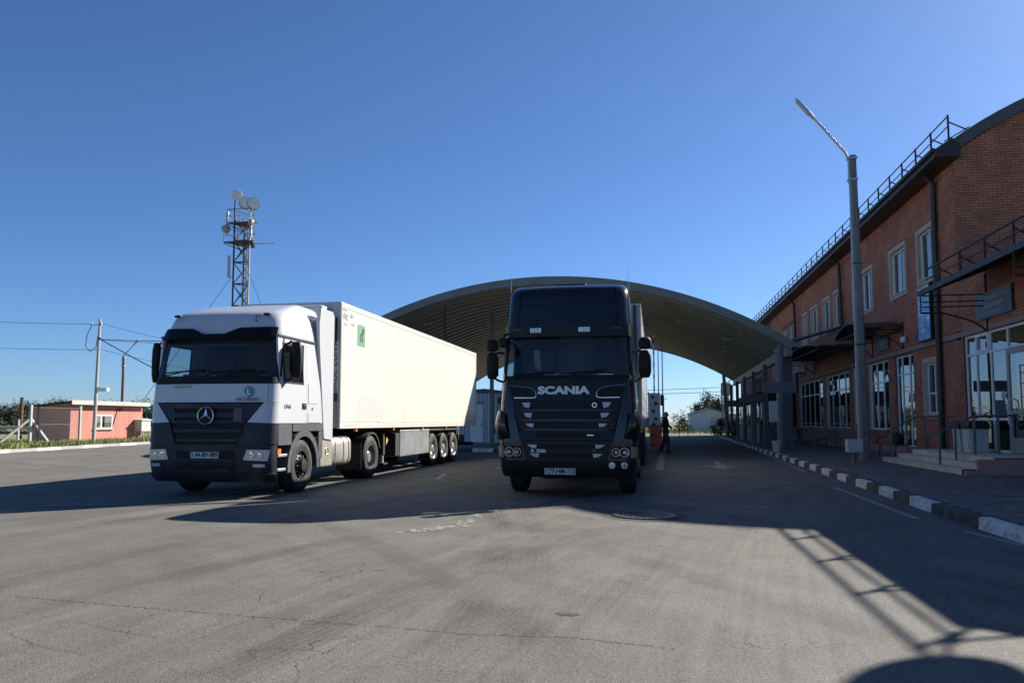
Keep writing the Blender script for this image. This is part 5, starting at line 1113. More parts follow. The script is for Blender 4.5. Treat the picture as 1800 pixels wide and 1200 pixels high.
for sg in (-1, 1): ob('pillar', MB().patch(F, rect(*sorted((sg * 1.24, sg * (UL + .03))), 2.2, 2.95), 6, 5, .004, .05), MATB, A, 40)
# star badge
C0 = Vector(F(0, 1.47)) + Vector((0, -.05, 0)); rs_ = .155
star = ob('badge_ring', MB().tube([C0 + Vector((rs_ * cos(t), 0, rs_ * sin(t))) for t in [i * 2 * pi / 32 for i in range(32)]], .012, 8, closed=True), CHROME, A)
mb = MB()
for k in range(3):
    t = pi / 2 + k * 2 * pi / 3; d = Vector((cos(t), 0, sin(t))); s_ = Vector((-sin(t), 0, cos(t)))
    mb.add([C0 + d * rs_, C0 + (d * .35 + s_ * .6).normalized() * .036, C0 + (d * .35 - s_ * .6).normalized() * .036, C0 + Vector((0, -.018, 0)), C0 + Vector((0, .012, 0))], [(0, 1, 3), (0, 3, 2), (0, 4, 1), (0, 2, 4)])
ob('badge_star', mb, CHROME, star, 10); ob('badge_disc', MB().lathe([(.001, .02), (.15, .02), (.15, .03)], 28, 'Y', C0), MATB, star)
# lamps, intake, plate
for sg in (-1, 1):
    c = [(sg * .74, .66), (sg * 1.18, .64), (sg * 1.22, .87), (sg * .80, .88)]; c = c if sg > 0 else [c[1], c[0], c[3], c[2]]
    h = ob('headlight', MB().patch(F, c, 10, 3, .006, .02), MATB, A, 40); cc = [(a * .985 + sg * .014, .765 + (b - .765) * .86) for a, b in c]
    ob('headlight_glass', MB().patch(F, cc, 10, 3, .018, .012), LENS, h, 40)
    for du, z, r_ in ((.88, .765, .075), (1.04, .76, .06)):
        p = Vector(F(sg * du, z)); ob('reflector', MB().lathe([(.001, -.012), (r_ * .3, -.016), (r_ * .32, -.022), (r_ * .8, -.021), (r_ * .9, -.034), (r_, -.034), (r_, -.01)], 18, 'Y', p), BOWL, h)
    c = rect(*sorted((sg * .9, sg * 1.16)), .54, .615); fl = ob('fog_lamp', MB().patch(F, c, 5, 2, .01, .02), MATB, A, 40); ob('fog_glass', MB().patch(F, rect(*sorted((sg * .92, sg * 1.14)), .55, .605), 5, 2, .016, .01), LENS, fl, 40)
    ob('intake', MB().patch(F, rect(*sorted((sg * .32, sg * .58)), .68, .84), 4, 2, .006, .02), MATB, A, 40)
ob('intake', MB().patch(F, rect(-.6, .6, .5, .64), 10, 2, .006, .02), MATB, A, 40)
for z in (.535, .57, .605): ob('intake_bar', MB().patch(F, rect(-.58, .58, z - .006, z + .006), 10, 1, .012, .012), GREYB, A, 40)
plate(A, .02, -.03, .76, '44-BV-989')
ob('warning_label', MB().patch(F, rect(-.72, -.36, 1.98, 2.03), 4, 1, .013, .003), M('label_yellow', (.42, .36, .2), .6), A, 40)
lb = ob('letter_badge', MB().lathe([(.001, -.004), (.1, -.004), (.1, .006)], 28, 'Y', Vector(F(.78, 1.9)) + Vector((0, -.015, 0))), M('badge_teal', (.06, .26, .30), .4), A); text('badge_letter', 'L', .15, Vector(F(.78, 1.9)) + Vector((0, -.022, 0)), FRONT, PVC, lb, .001, .004)
text('model_script', 'ACTROS', .085, Vector(F(.76, 1.765)) + Vector((0, -.05, 0)), (radians(90), 0, radians(4)), M('script_grey', (.16, .17, .2), .4), A, .004, .002, 1.3, .35)
wipers(A, SA, 2.2, ((-1.0, -.15, .1), (-.1, .85, .1), (.3, 1.05, .06)))
# smoked visor, wavy upper edge
vb = MB()
for c in ([(-1.28, 2.9), (-.42, 2.9), (-.52, 3.1), (-1.28, 3.12)], [(-.42, 2.9), (-.3, 2.9), (-.22, 2.985), (-.52, 3.1)], [(-.3, 2.9), (.3, 2.9), (.22, 2.985), (-.22, 2.985)], [(.3, 2.9), (.42, 2.9), (.52, 3.1), (.22, 2.985)], [(.42, 2.9), (1.28, 2.9), (1.28, 3.12), (.52, 3.1)]): vb.patch(lambda u, z: Vector(F(u, z)) + Vector((0, -.17 + (z - 2.9) * .35, 0)), c, 6, 3, 0, .02)
ob('sun_visor', vb, SVIS, A, 40)
# sides
for sg in (1, -1):
    S = SA.S(sg); fl = sg < 0
    def sp(nm, y0, y1, z0, z1, mt, off=.0, th=.035, nz=4): return ob(nm, MB().patch(S, rect(y0, y1, z0, z1), 3, nz, off, th, fl), mt, A, 30)
    d = sp('door', .33, 1.49, 1.335, 2.075, WHITE); ob('door_frame', MB().patch(S, rect(.36, .52, 2.08, 2.93), 2, 5, 0, .035, fl).patch(S, rect(1.36, 1.49, 2.08, 2.93), 2, 5, 0, .035, fl).patch(S, rect(.523, 1.357, 2.84, 2.93), 4, 2, 0, .035, fl), WHITE, d, 30)
    ob('window_seal', MB().patch(S, rect(.52, .56, 2.08, 2.84), 1, 4, .004, .02, fl).patch(S, rect(1.32, 1.36, 2.08, 2.84), 1, 4, .004, .02, fl).patch(S, rect(.56, 1.32, 2.8, 2.84), 3, 1, .004, .02, fl).patch(S, rect(.56, 1.32, 2.076, 2.11), 3, 1, .004, .02, fl), MATB, d, 30)
    ob('side_window', MB().patch(S, rect(.55, 1.33, 2.1, 2.82), 4, 4, -.012, .008, fl), TGLASS, d, 30)
    h = ob('door_handle', MB().patch(S, rect(1.28, 1.46, 1.6, 1.72), 2, 2, .006, .02, fl), MATB, d, 30); ob('handle_grip', MB().patch(S, rect(1.31, 1.44, 1.66, 1.69), 2, 1, .025, .015, fl), GREYS, h, 30)
    sp('rear_panel', 1.5, 2.24, 1.335, 2.93, WHITE, nz=8); ob('locker_door', MB().patch(S, rect(1.55, 1.98, 1.72, 2.12), 2, 2, .008, .012, fl), WHITE, A, 30); ob('locker_door', MB().patch(S, rect(1.55, 2.1, 1.345, 1.53), 2, 2, .008, .012, fl), WHITE, A, 30)
    ob('drip_rail', MB().patch(S, rect(.36, 1.95, 2.935, 2.975), 6, 1, .02, .03, fl), MATB, A, 30)
    sp('step_panel', .34, .86, .93, 1.325, GREYS, .008); sp('side_sill', .9, 2.24, 1.18, 1.325, GREYS, .008)
    ob('indicator', MB().patch(S, rect(.31, .44, .78, .87), 2, 2, .012, .02, fl), AMBER, A, 30)
    for z in (.48, .74): ob('step', MB().box(*sorted((sg * .95, sg * 1.235)), .38, .84, z - .025, z + .025), GALV, A, 0, bevel=.008)
    ob('step_well', MB().box(*sorted((sg * .9, sg * .95)), .3, .86, .4, .93), MATB, A, 0)
    arch_guard(A, 1.4, sg, GREYS, .57, .69); sp('rear_skirt', 2.06, 2.24, .62, 1.17, GREYS, .006)
    fr = MB().prism([(1.99, 2.97), (2.28, 1.0), (2.74, .96), (2.74, 3.62), (2.66, 3.71), (2.06, 3.7), (1.97, 3.4)], 'X', *sorted((sg * 1.18, sg * 1.262))); ob('side_fairing', fr, WHITE, A, 30, bevel=.02)
    if sg > 0: text('model_number', '1846', .12, (1.2545, .66, 1.64), RIGHT, MATB, A, .001, .0, 1.25, .2); text('suspension_mark', 'air', .09, (1.2545, 1.74, 1.62), RIGHT, MATB, A, .001, .0, 1.0, .3)
    if sg > 0: mirror(A, sg, 1.4, .68, 2.18, 2.86, .26, .2, MATB)
    else: mirror(A, sg, -1.33, .42, 2.1, 2.86, .17, .2, MATB)

ob('back_wall', MB().box(-1.17, 1.17, 2.19, 2.245, 1.25, 2.93), M('cab_back', (.3, .3, .31), .6), A, 0)
interior(A, 1.3, 2.12, 2.95, 2.2); ob('curtain', MB().patch(lambda u, z: Vector(F(u, z)) + Vector((0, .12, 0)), rect(-1.1, 1.1, 2.78, 2.93), 40, 1, 0, .01), M('cab_curtain_dark', (.08, .08, .085), .9), A, 40)
tractor_chassis(A, 1.4, 5.15, RIMD, RIMG)
TANK = M('tank_alu', (.60, .57, .50), .38, .6, var=.15, vscale=3, dirt=(.25, .22, .17), dscale=2, damt=.6)
for sg in (1, -1):
    def rr_(y): return [(sg * (.9 + .3 * (abs(cos(t)) ** .45) * (1 if cos(t) > 0 else -1)), y, .72 + .31 * (abs(sin(t)) ** .45) * (1 if sin(t) > 0 else -1)) for t in [i * 2 * pi / 28 for i in range(28)]]
    tk = ob('fuel_tank', MB().loft([[(p[0] * .98, 2.83, p[2] * .97 + .02) for p in rr_(0)], rr_(2.87), rr_(3.9), [(p[0] * .98, 3.95, p[2] * .97 + .02) for p in rr_(0)]]), TANK, A, 40)
    for y in (3.05, 3.5, 3.8): ob('tank_strap', MB().loft([[(p[0] * 1.012, y - .03, (p[2] - .72) * 1.03 + .72) for p in rr_(0)], [(p[0] * 1.012, y + .03, (p[2] - .72) * 1.03 + .72) for p in rr_(0)]]), GALV if sg > 0 else CHASS, tk, 40)
    bx_ = ob('battery_box', MB().box(*sorted((sg * .62, sg * 1.235)), 2.2, 2.8, .43, 1.03), TANK, A, 0, bevel=.03)
    ob('box_emblem', MB().tube([(sg * 1.24, 2.5 + .07 * cos(t), .75 + .07 * sin(t)) for t in [i * 2 * pi / 16 for i in range(16)]], .007, 5, closed=True), CHROME, bx_)
    arch_guard(A, 5.15, sg, CHASS, .56, .6, .5, 1.24, .51, .35, pi - .35); ob('mudflap', MB().box(*sorted((sg * .6, sg * 1.22)), 4.47, 4.49, .25, .85), MATB, A, 0)
# ======================= semi-trailers
def trailer(name, label, loc, L, side_mt, frame_mt, top, bot, axles, box_y, leg_y, reefer=True):
    t = thing(name, label, 'trailer', loc); W = 1.25
    ob('body', MB().box(-W + .012, W - .012, .012, L - .012, bot + .02, top - .02), frame_mt, t, 0)
    n = 12
    for sg in (1, -1):
        for i in range(n):
            y0, y1 = .05 + (L - .1) * i / n, .05 + (L - .1) * (i + 1) / n
            ob('side_panel', MB().box(*sorted((sg * (W - .011), sg * W)), y0 + .0025, y1 - .0025, bot + .14, top - .12), side_mt, t, 0)
        ob('top_rail', MB().box(*sorted((sg * (W - .06), sg * (W + .008))), 0, L, top - .12, top), side_mt, t, 0, bevel=.012); ob('bottom_rail', MB().box(*sorted((sg * (W - .06), sg * (W + .012))), 0, L, bot, bot + .13), side_mt, t, 0, bevel=.008)
        ob('rail_ledge', MB().box(*sorted((sg * W, sg * (W + .02))), 2.4, L - .05, bot + .135, bot + .155), side_mt, t, 0)
        ob('corner_post', MB().box(*sorted((sg * (W - .07), sg * (W + .01))), -.012, .06, bot, top - .003), frame_mt, t, 0, bevel=.012); ob('corner_post', MB().box(*sorted((sg * (W - .07), sg * (W + .01))), L - .06, L + .012, bot, top - .003), frame_mt, t, 0, bevel=.012)
        ob('frame_rail', MB().box(sg * .5 - .05, sg * .5 + .05, .5, L - .3, bot - .35, bot), CHASS, t, 0)
        y = 1
        while y < L: ob('marker_lamp', MB().box(*sorted((sg * (W - .05), sg * (W - .0))), y - .05, y + .05, bot - .07, bot - .02), AMBER, t, 0); y += 2.6
        if box_y:
            bx_ = ob('pallet_box', MB().box(*sorted((sg * .75, sg * 1.2)), box_y[0], box_y[1], .42, bot - .07), GALVS, t, 0, bevel=.015)
            r_ = random.Random(2)
            rv = MB()
            for i in range(18):
                y = box_y[0] + .06 + (box_y[1] - box_y[0] - .12) * i / 17
                for z in (.47, bot - .13): rv.box(*sorted((sg * 1.2, sg * 1.208)), y - .012, y + .012, z - .012, z + .012)
            ob('rivets', rv, GALV, bx_, 0, kind='stuff'); ob('box_side', MB().box(*sorted((sg * .75, sg * 1.19)), box_y[0] - .35, box_y[0] - .01, .45, bot - .16), CHASS, t, 0, bevel=.01)
        lg = ob('landing_leg', MB().box(*sorted((sg * .95, sg * 1.07)), leg_y - .07, leg_y + .07, .5, bot - .1), CHASS, t, 0, bevel=.008); ob('leg_inner', MB().box(*sorted((sg * .975, sg * 1.045)), leg_y - .045, leg_y + .045, .3, .52), GALV, lg, 0); ob('leg_foot', MB().box(*sorted((sg * .9, sg * 1.12)), leg_y - .14, leg_y + .14, .26, .3), CHASS, lg, 0)
        ob('warning_sticker', MB().prism([(leg_y + .1, .75), (leg_y + .26, .88), (leg_y + .14, .96)], 'X', *sorted((sg * 1.08, sg * 1.085))), M('warn_yellow'), lg, 0)
        ob('side_guard', MB().box(*sorted((sg * 1.15, sg * 1.19)), axles[0] - .7, axles[-1] + .75, bot - .12, bot - .04).box(*sorted((sg * 1.15, sg * 1.188)), axles[-1] + .68, axles[-1] + .74, .5, bot - .12).box(*sorted((sg * 1.15, sg * 1.188)), axles[0] - .68, axles[0] - .6, .45, bot - .12), CHASS, t, 0)
        for y in axles: wheel(t, sg * 1.03, y, sg, 'trailer', .5, .36, RIMB)
    for y in axles: ob('axle', MB().tube([(-1, y, .5), (1, y, .5)], .08, 8), CHASS, t)
    ob('roof_sheet', MB().box(-W + .02, W - .02, .02, L - .02, top - .02, top + .004), frame_mt, t, 0); ob('front_wall', MB().box(-W + .08, W - .08, -.006, .012, bot + .01, top - .01), frame_mt, t, 0)
    ob('rear_bumper', MB().box(-1.15, 1.15, L - .12, L - .02, .48, .6), CHASS, t, 0); ob('rear_mudguard', MB().box(-1.2, 1.2, axles[-1] + .85, axles[-1] + 1.5, .62, .9), CHASS, t, 0, bevel=.02); ob('kingpin_plate', MB().box(-.55, .55, .3, 2.2, bot - .12, bot), CHASS, t, 0)
    if reefer:
        u = ob('cooling_unit', MB().box(-1.0, 1.0, -.42, -.007, bot + .75, top - .12), AC, t, 0, bevel=.06); ob('unit_grille', MB().box(-.9, .9, -.435, -.421, bot + 1.0, bot + 1.7), MATB, u, 0)
    return t
GALVS = M('pallet_box_steel', (.26, .275, .29), .5, .4, var=.25, vscale=3, dirt=(.14, .135, .125), dscale=2.5, damt=.6)
TRW_ = M('trailer_white', (.61, .60, .535), .42, var=.04, vscale=.8, coat=.1, dirt=(.47, .45, .385), dscale=1.1, damt=.4, stretch=(1, 2.2, .35)); TRF = M('trailer_frame', (.42, .43, .43), .45, .3, var=.08, vscale=2)
TA = trailer('white_trailer', 'long white refrigerated semi-trailer with green square emblem behind the white tractor', (-8.0, 15.86, 0), 13.1, TRW_, TRF, 4.0, 1.21, (7.45, 8.7, 9.95), (4.25, 7.0), 3.35)
GRN = M('emblem_green', (.13, .30, .18), .5); DGR = M('emblem_dark', (.02, .06, .035), .5); TXB = M('text_blue', (.03, .06, .13), .5)
eb = ob('emblem', MB().box(1.252, 1.254, .96, 1.42, 3.12, 3.62), GRN, TA, 0); text('emblem_letter', 'd', .44, (1.256, 1.2, 3.36), RIGHT, DGR, eb, .001, .006, .9); ob('emblem_bar', MB().bar((1.2565, 1.06, 3.33), (1.2565, 1.33, 3.44), .002, .035, (1, 0, 0)).box(1.2552, 1.2568, 1.3, 1.36, 3.44, 3.56), DGR, eb, 0)
text('class_mark', 'FRC', .2, (1.252, .26, 3.68), RIGHT, TXB, TA, .0006, .001, .85); text('class_date', '2022', .11, (1.252, .6, 3.74), RIGHT, TXB, TA, .0006, 0, .8); text('class_date', '11 28', .11, (1.252, .62, 3.56), RIGHT, TXB, TA, .0006, 0, .85); text('class_number', '8 2 115', .08, (1.252, .24, 3.52), RIGHT, TXB, TA, .0006, 0, .8); text('maker_mark', 'thermo', .09, (1.252, .2, 3.85), RIGHT, M('mark_gold', (.35, .3, .12), .5), TA, .0006, 0, .9)
ob('repair_patch', MB().box(1.2505, 1.2515, 1.05, 2.75, 1.37, 1.95), M('patch_grey', (.50, .51, .48), .5), TA, 0); ob('reflector_tape', MB().box(1.262, 1.2635, .2, 1.0, 1.26, 1.31).box(1.262, 1.2635, 2.7, 12.6, 1.26, 1.29), M('tape_grey', (.5, .5, .47), .4), TA, 0)
text('side_code', 'BKDL ZGN9', .2, (1.12, -.02, 2.55), (radians(90), radians(-90), 0), INK, TA, .001); ob('code_strip', MB().box(1.03, 1.21, -.0165, -.0125, 2.0, 3.15), PLATE, TA, 0); ob('code_flag', MB().box(1.04, 1.2, -.02, -.017, 1.8, 1.99), M('flag_blue', (.05, .07, .2), .5), TA, 0); ob('hose_box', MB().box(.98, 1.16, -.2, -.013, 3.1, 3.65), MATB, TA, 0)
TS_ = M('trailer_silver', (.42, .43, .44), .35, .35, var=.1, vscale=1.2, dirt=(.3, .3, .29), dscale=1.2, damt=.4, stretch=(1, 2, .4))
TB = trailer('silver_trailer', 'silver grey box semi-trailer behind the black tractor', (-1.52, 17.35, 0), 13.2, TS_, TRF, 4.0, 1.22, (7.45, 8.7, 9.95), None, 2.9, False)

# ======================= black tractor unit
BLACK = M('cab_black', (.007, .0075, .010), .2, coat=.5, spec=.35, var=.2, vscale=2, dirt=(.028, .027, .025), dscale=1.4, damt=.5); DPL = M('dark_plastic', (.011, .012, .015), .4, spec=.28, var=.25, vscale=3, dirt=(.03, .029, .027), dscale=2, damt=.5); LIP = M('grille_lip', (.026, .028, .034), .4, var=.1, vscale=3); GLOSS = M('light_board', (.006, .007, .012), .15, coat=.3)
B = thing('black_truck', 'black high-roof tractor unit with chrome grille ends and two sun visor lamps', 'truck', (-1.57, 13.85, 0))
SB = Surf([(.34, .10, 1.2), (.45, .03, 1.235), (.62, 0, 1.25), (1.0, 0, 1.26), (1.4, .03, 1.26), (1.75, .07, 1.245), (2.12, .12, 1.225), (2.2, .14, 1.215), (2.92, .27, 1.18), (3.16, .28, 1.175), (3.4, .33, 1.15), (3.65, .38, 1.14), (3.81, .43, 1.125), (3.9, .52, 1.095), (3.94, .65, 1.06)], .22, .08, 2.25)
F = SB.F; UL = SB.a0 + SB.r * pi / 2
rings = [SB.ring(z, 2.3) for z in (2.94, 3.05, 3.16, 3.3, 3.45, 3.62, 3.77, 3.86, 3.91)]; rings.append([(x * .96, y if y > 1.8 else y * .8 + .25, 3.96) for x, y, z in rings[-1]]); rings.append([(x * .88, y if y > 1.8 else y * .6 + .6, 4.0) for x, y, z in rings[-2]])
rf = ob('roof', MB().loft(rings), BLACK, B, 40); ob('light_board', MB().patch(F, rect(-1.0, 1.0, 3.18, 3.54), 20, 3, .02, .025), GLOSS, rf, 40); ob('light_board_top', MB().patch(F, rect(-1.0, 1.0, 3.555, 3.85), 20, 4, .018, .02), GLOSS, rf, 40)
for sg in (-1, 1): ob('board_trim', MB().patch(F, rect(*sorted((sg * 1.005, sg * 1.04)), 3.16, 3.85), 1, 6, .03, .03), DPL, rf, 40)
ob('roof_hatch', MB().prism([(-.34, 3.98), (.34, 3.98), (.28, 4.07), (-.3, 4.07)], 'Y', 1.1, 1.6), MATB, rf, 0, bevel=.02)
vis = ob('sun_visor', MB().patch(lambda u, z: Vector(F(u, z)) + Vector((0, -.1, 0)), rect(-UL + .05, UL - .05, 2.93, 3.15), 28, 3, 0, .05), DPL, B, 40)
for x in (-.62, .36): 
    p = Vector(F(x, 3.05)) + Vector((0, -.1, 0)); l_ = ob('visor_lamp', MB().box(p.x - .105, p.x + .105, p.y - .03, p.y + .01, 3.0, 3.1), CHROME, B, 0, bevel=.012); ob('lamp_glass', MB().box(p.x - .09, p.x + .09, p.y - .036, p.y - .028, 3.012, 3.088), LENS, l_, 0)
for x in (-1.0, .98):
    p = Vector(F(x, 3.07)) + Vector((0, -.11, 0)); text('visor_mark', 'SCANIA', .06, p + Vector((0, -.02, 0)), FRONT, M('dim_grey', (.12, .12, .13), .4), B, .001, 0, .9)
ob('windscreen', MB().patch(F, rect(-1.26, 1.26, 2.2, 2.95), 28, 6, .0, .008), TGLASS, B, 40); ob('windscreen_seal', MB().patch(F, rect(-1.3, 1.3, 2.13, 2.21), 28, 1, .004, .02), MATB, B, 40)
for sg in (-1, 1): ob('pillar', MB().patch(F, rect(*sorted((sg * 1.26, sg * (UL + .03))), 2.13, 2.95), 6, 5, .004, .05), BLACK, B, 40)
wipers(B, SB, 2.17, ((-1.05, -.2, .08), (-.15, .75, .1)))
ob('front_backing', MB().patch(F, rect(-1.1, 1.1, .5, 2.1), 20, 5, -.06, .02), MATB, B, 40)
ob('front_panel', MB().patch(F, [(-1.0, 1.74), (1.0, 1.74), (1.16, 2.13), (-1.16, 2.13)], 24, 4, .012, .03), DPL, B, 40)
text('brand_lettering', 'SCANIA', .185, Vector(F(-.05, 1.925)) + Vector((0, -.025, 0)), FRONT, BADGE, B, .006, .010, 1.42, spacing=1.0)
ob('front_panel_lower', MB().patch(F, [(-.86, 1.22), (.86, 1.22), (1.0, 1.735), (-1.0, 1.735)], 24, 5, .004, .03), DPL, B, 40)
for sg in (-1, 1):
    c = [(sg * .62, 1.81), (sg * 1.0, 1.84), (sg * 1.1, 1.99), (sg * .58, 1.95)]; c = c if sg > 0 else [c[1], c[0], c[3], c[2]]
    v = ob('front_vent', MB().patch(F, c, 8, 2, .014, .01), MATB, B, 40)
    ch = [(.98, 1.80), (.62, 1.795), (.57, 1.81), (.56, 1.86), (.58, 1.91), (.64, 1.965), (.75, 1.995), (1.1, 2.025)]
    ob('vent_trim', MB().tube([Vector(F(sg * a, b)) + Vector((0, -.02, 0)) for a, b in ch], .013, 6), CHROME, v)
GR = [(1.60, 1.72, .78), (1.42, 1.53, .74), (1.25, 1.34, .70)]
for i, (z0, z1, u) in enumerate(GR):
    s_ = ob('grille_slot', MB().patch(F, rect(-u + .1, u - .1, z0, z1), 16, 2, .007, .012), MATB, B, 40); ob('grille_lip', MB().patch(F, [(-u - .05, z0 - .055), (u + .05, z0 - .055), (u + .06, z0 - .015), (-u - .06, z0 - .015)], 16, 2, .035, .04), LIP, s_, 40)
    for k in range(5): ob('grille_bar', MB().patch(F, rect(-u + .12, u - .12, z0 + .015 + k * .02, z0 + .022 + k * .02), 12, 1, .012, .008), DPL, s_, 40)
    for sg in (-1, 1):
        c = [(sg * (u - .1), z0 + .005), (sg * (u - .005), z0 + .03), (sg * (u + .04), z1 - .012), (sg * (u - .12), z1 - .012)]; c = c if sg > 0 else [c[1], c[0], c[3], c[2]]
        ob('grille_end', MB().patch(F, c, 3, 2, .03, .03), ENDS, s_, 40)
p = Vector(F(.52, 1.66)); ob('shield_badge', MB().lathe([(.001, -.02), (.045, -.02), (.045, 0)], 16, 'Y', p), CHROME, B); ob('shield_centre', MB().lathe([(.001, -.024), (.032, -.024), (.032, -.02)], 16, 'Y', p), MATB, B)
st = ob('step_panel', MB().patch(F, rect(-.86, .86, 1.03, 1.2), 20, 3, .006, .03), DPL, B, 40); ob('step_slot', MB().patch(F, rect(-.55, .62, 1.07, 1.17), 12, 2, .01, .01), MATB, st, 40); ob('step_mark', MB().patch(F, rect(.38, .5, 1.11, 1.13), 2, 1, .014, .006), CHROME, st, 40)
lo = ob('lower_grille', MB().patch(F, [(-.72, .66), (.72, .66), (.82, 1.015), (-.82, 1.015)], 20, 4, .02, .05), DPL, B, 40); ob('lower_slot', MB().patch(F, rect(-.56, .56, .87, .95), 12, 2, .024, .01), MATB, lo, 40); ob('lower_slot', MB().patch(F, rect(-.52, .52, .71, .8), 12, 2, .024, .01), MATB, lo, 40)
for (za, zb, u) in ((.87, .95, .6), (.71, .79, .56)):
    for sg in (-1, 1):
        c = [(sg * (u - .06), za + .01), (sg * (u + .03), za + .03), (sg * (u + .1), zb), (sg * (u - .08), zb)]; c = c if sg > 0 else [c[1], c[0], c[3], c[2]]
        ob('grille_end', MB().patch(F, c, 3, 2, .045, .03), ENDS, lo, 40)
text('power_mark', 'R 500', .085, Vector(F(-.5, .835)) + Vector((0, -.045, 0)), FRONT, BADGE, B, .003, .003, 1.35); 
ob('v8_badge', MB().tube([Vector(F(a, b)) + Vector((0, -.045, 0)) for a, b in ((.49, .87), (.53, .83), (.55, .8), (.57, .83), (.61, .87))], .011, 5), CHROME, B)
for sg in (-1, 1):
    c = [(sg * .73, .66), (sg * (UL + .02), .66), (sg * (UL + .02), 1.02), (sg * .83, 1.02)]; c = c if sg > 0 else [c[1], c[0], c[3], c[2]]
    ob('bumper_corner', MB().patch(F, c, 12, 4, .0, .05), BLACK, B, 40)
    h = ob('headlight', MB().patch(F, rect(*sorted((sg * .82, sg * 1.3)), .71, .92), 10, 3, .02, .03), MATB, B, 40); ob('headlight_edge', MB().patch(F, rect(*sorted((sg * 1.15, sg * 1.33)), .715, .915), 5, 3, .028, .012), AMBERD, h, 40)
    for du, r_ in ((.9, .075), (1.05, .085)): p = Vector(F(sg * du, .815)) + Vector((0, -.02, 0)); ob('reflector', MB().lathe([(.001, .02), (r_ * .3, .016), (r_ * .75, -.002), (r_ * .92, -.03), (r_, -.03), (r_, -.0)], 18, 'Y', p), BOWL, h); ob('reflector_lens', MB().lathe([(.001, -.03), (r_ * .3, -.026), (r_ * .42, -.012)], 14, 'Y', p), LENS, h)
    c = [(sg * .84, 1.0), (sg * (UL + .12), 1.0), (sg * (UL + .05), 2.12), (sg * 1.1, 2.12)]; c = c if sg > 0 else [c[1], c[0], c[3], c[2]]
    ob('corner_panel', MB().patch(F, c, 12, 10, .002, .03), BLACK, B, 40)
    c = [(sg * 1.02, 1.08), (sg * (UL + .08), 1.02), (sg * (UL + .16), 1.62), (sg * 1.1, 1.5)]; c = c if sg > 0 else [c[1], c[0], c[3], c[2]]
    ob('air_deflector', MB().patch(lambda u, z: Vector(F(u, z)) * 1.0 + Vector((sg * .05 * sin(min(1, max(0, (z - 1.02) / .6)) * pi), -.06 * sin(min(1, max(0, (z - 1.02) / .6)) * pi), 0)), c, 12, 8, .03, .04), BLACK, B, 40)
for i, x in enumerate((.83, 1.05)): p = Vector(F(x, .585)); l_ = ob('fog_lamp', MB().lathe([(.001, -.022), (.06, -.018), (.075, -.005), (.075, .02)], 18, 'Y', p), LENS, B); ob('fog_ring', MB().lathe([(.06, -.022), (.078, -.022), (.078, .01)], 18, 'Y', p), MATB, l_)
ob('fog_cross', MB().box(1.035, 1.045, Vector(F(1.05, .585)).y - .03, Vector(F(1.05, .585)).y - .02, .53, .64).box(.99, 1.09, Vector(F(1.05, .585)).y - .031, Vector(F(1.05, .585)).y - .021, .58, .59), MATB, B, 0)
ob('bumper', MB().patch(F, rect(-UL - .02, UL + .02, .36, .655), 28, 4, 0, .05), DPL, B, 40); ob('bumper_lip', MB().patch(F, rect(-.62, .62, .42, .62), 12, 3, .015, .03), MATB, B, 40)
plate(B, -.1, -.04, .475, '77-HM-115', .56)
for sg in (1, -1):
    S = SB.S(sg); fl = sg < 0
    def sp(nm, y0, y1, z0, z1, mt, off=.0, th=.035, nz=4): return ob(nm, MB().patch(S, rect(y0, y1, z0, z1), 3, nz, off, th, fl), mt, B, 30)
    d = sp('door', .34, 1.5, 1.2, 2.1, BLACK); ob('door_frame', MB().patch(S, rect(.37, .5, 2.105, 2.93), 2, 5, 0, .035, fl).patch(S, rect(1.36, 1.5, 2.105, 2.93), 2, 5, 0, .035, fl).patch(S, rect(.503, 1.357, 2.84, 2.93), 4, 2, 0, .035, fl), BLACK, d, 30)
    ob('side_window', MB().patch(S, rect(.5, 1.36, 2.1, 2.84), 4, 4, -.012, .008, fl), TGLASS, d, 30); ob('door_handle', MB().patch(S, rect(1.3, 1.46, 1.72, 1.8), 2, 1, .025, .02, fl), CHROME, d, 30)
    sp('rear_panel', 1.51, 2.28, 1.2, 2.93, BLACK, nz=8); sp('step_panel', .34, .84, .45, 1.19, BLACK, .01); arch_guard(B, 1.42, sg, DPL, .57, .68); sp('side_sill', 1.9, 2.28, .9, 1.19, DPL, .006)
    ob('side_fairing', MB().prism([(2.3, 1.0), (2.85, .95), (2.85, 3.6), (2.7, 3.8), (2.3, 3.8)], 'X', *sorted((sg * 1.16, sg * 1.24))), BLACK, B, 30, bevel=.02); sp_ = ob('side_skirt', MB().box(*sorted((sg * 1.16, sg * 1.22)), 2.3, 4.4, .35, 1.0), DPL, B, 0, bevel=.02)
    mirror(B, sg, sg * 1.42, .32, 2.16, 2.9, .25, .2, MATB, (2.6, 2.2), 2.66)
    ob('whip_antenna', MB().tube([(sg * 1.13, .7, 3.35), (sg * 1.14, .7, 3.42), (sg * 1.12, .72, 4.25)], [.012, .008, .004], 5), GALV, B)
    arch_guard(B, 5.1, sg, CHASS, .56, .6, .5, 1.24, .51, .35, pi - .35)
ob('door_lettering', MB().bar((1.265, .62, 1.3), (1.265, .66, 1.55), .003, .02).bar((1.265, .58, 1.32), (1.265, .58, 1.44), .003, .02), GALV, B, 0)
ob('back_wall', MB().box(-1.15, 1.15, 2.24, 2.29, 1.2, 2.93), MATB, B, 0)
ob('screen_flag', MB().patch(lambda u, z: Vector(F(u, z)) + Vector((0, .05, 0)), [(-.62, 2.36), (-.5, 2.3), (-.55, 2.7), (-.68, 2.68)], 3, 4, 0, .004), M('flag_cloth', (.28, .28, .3), .9), B, 40); ob('dash_camera', MB().lathe([(.001, 0), (.03, .01), (.001, .06)], 8, 'Z', (.02, .36, 2.78)), MATB, B)
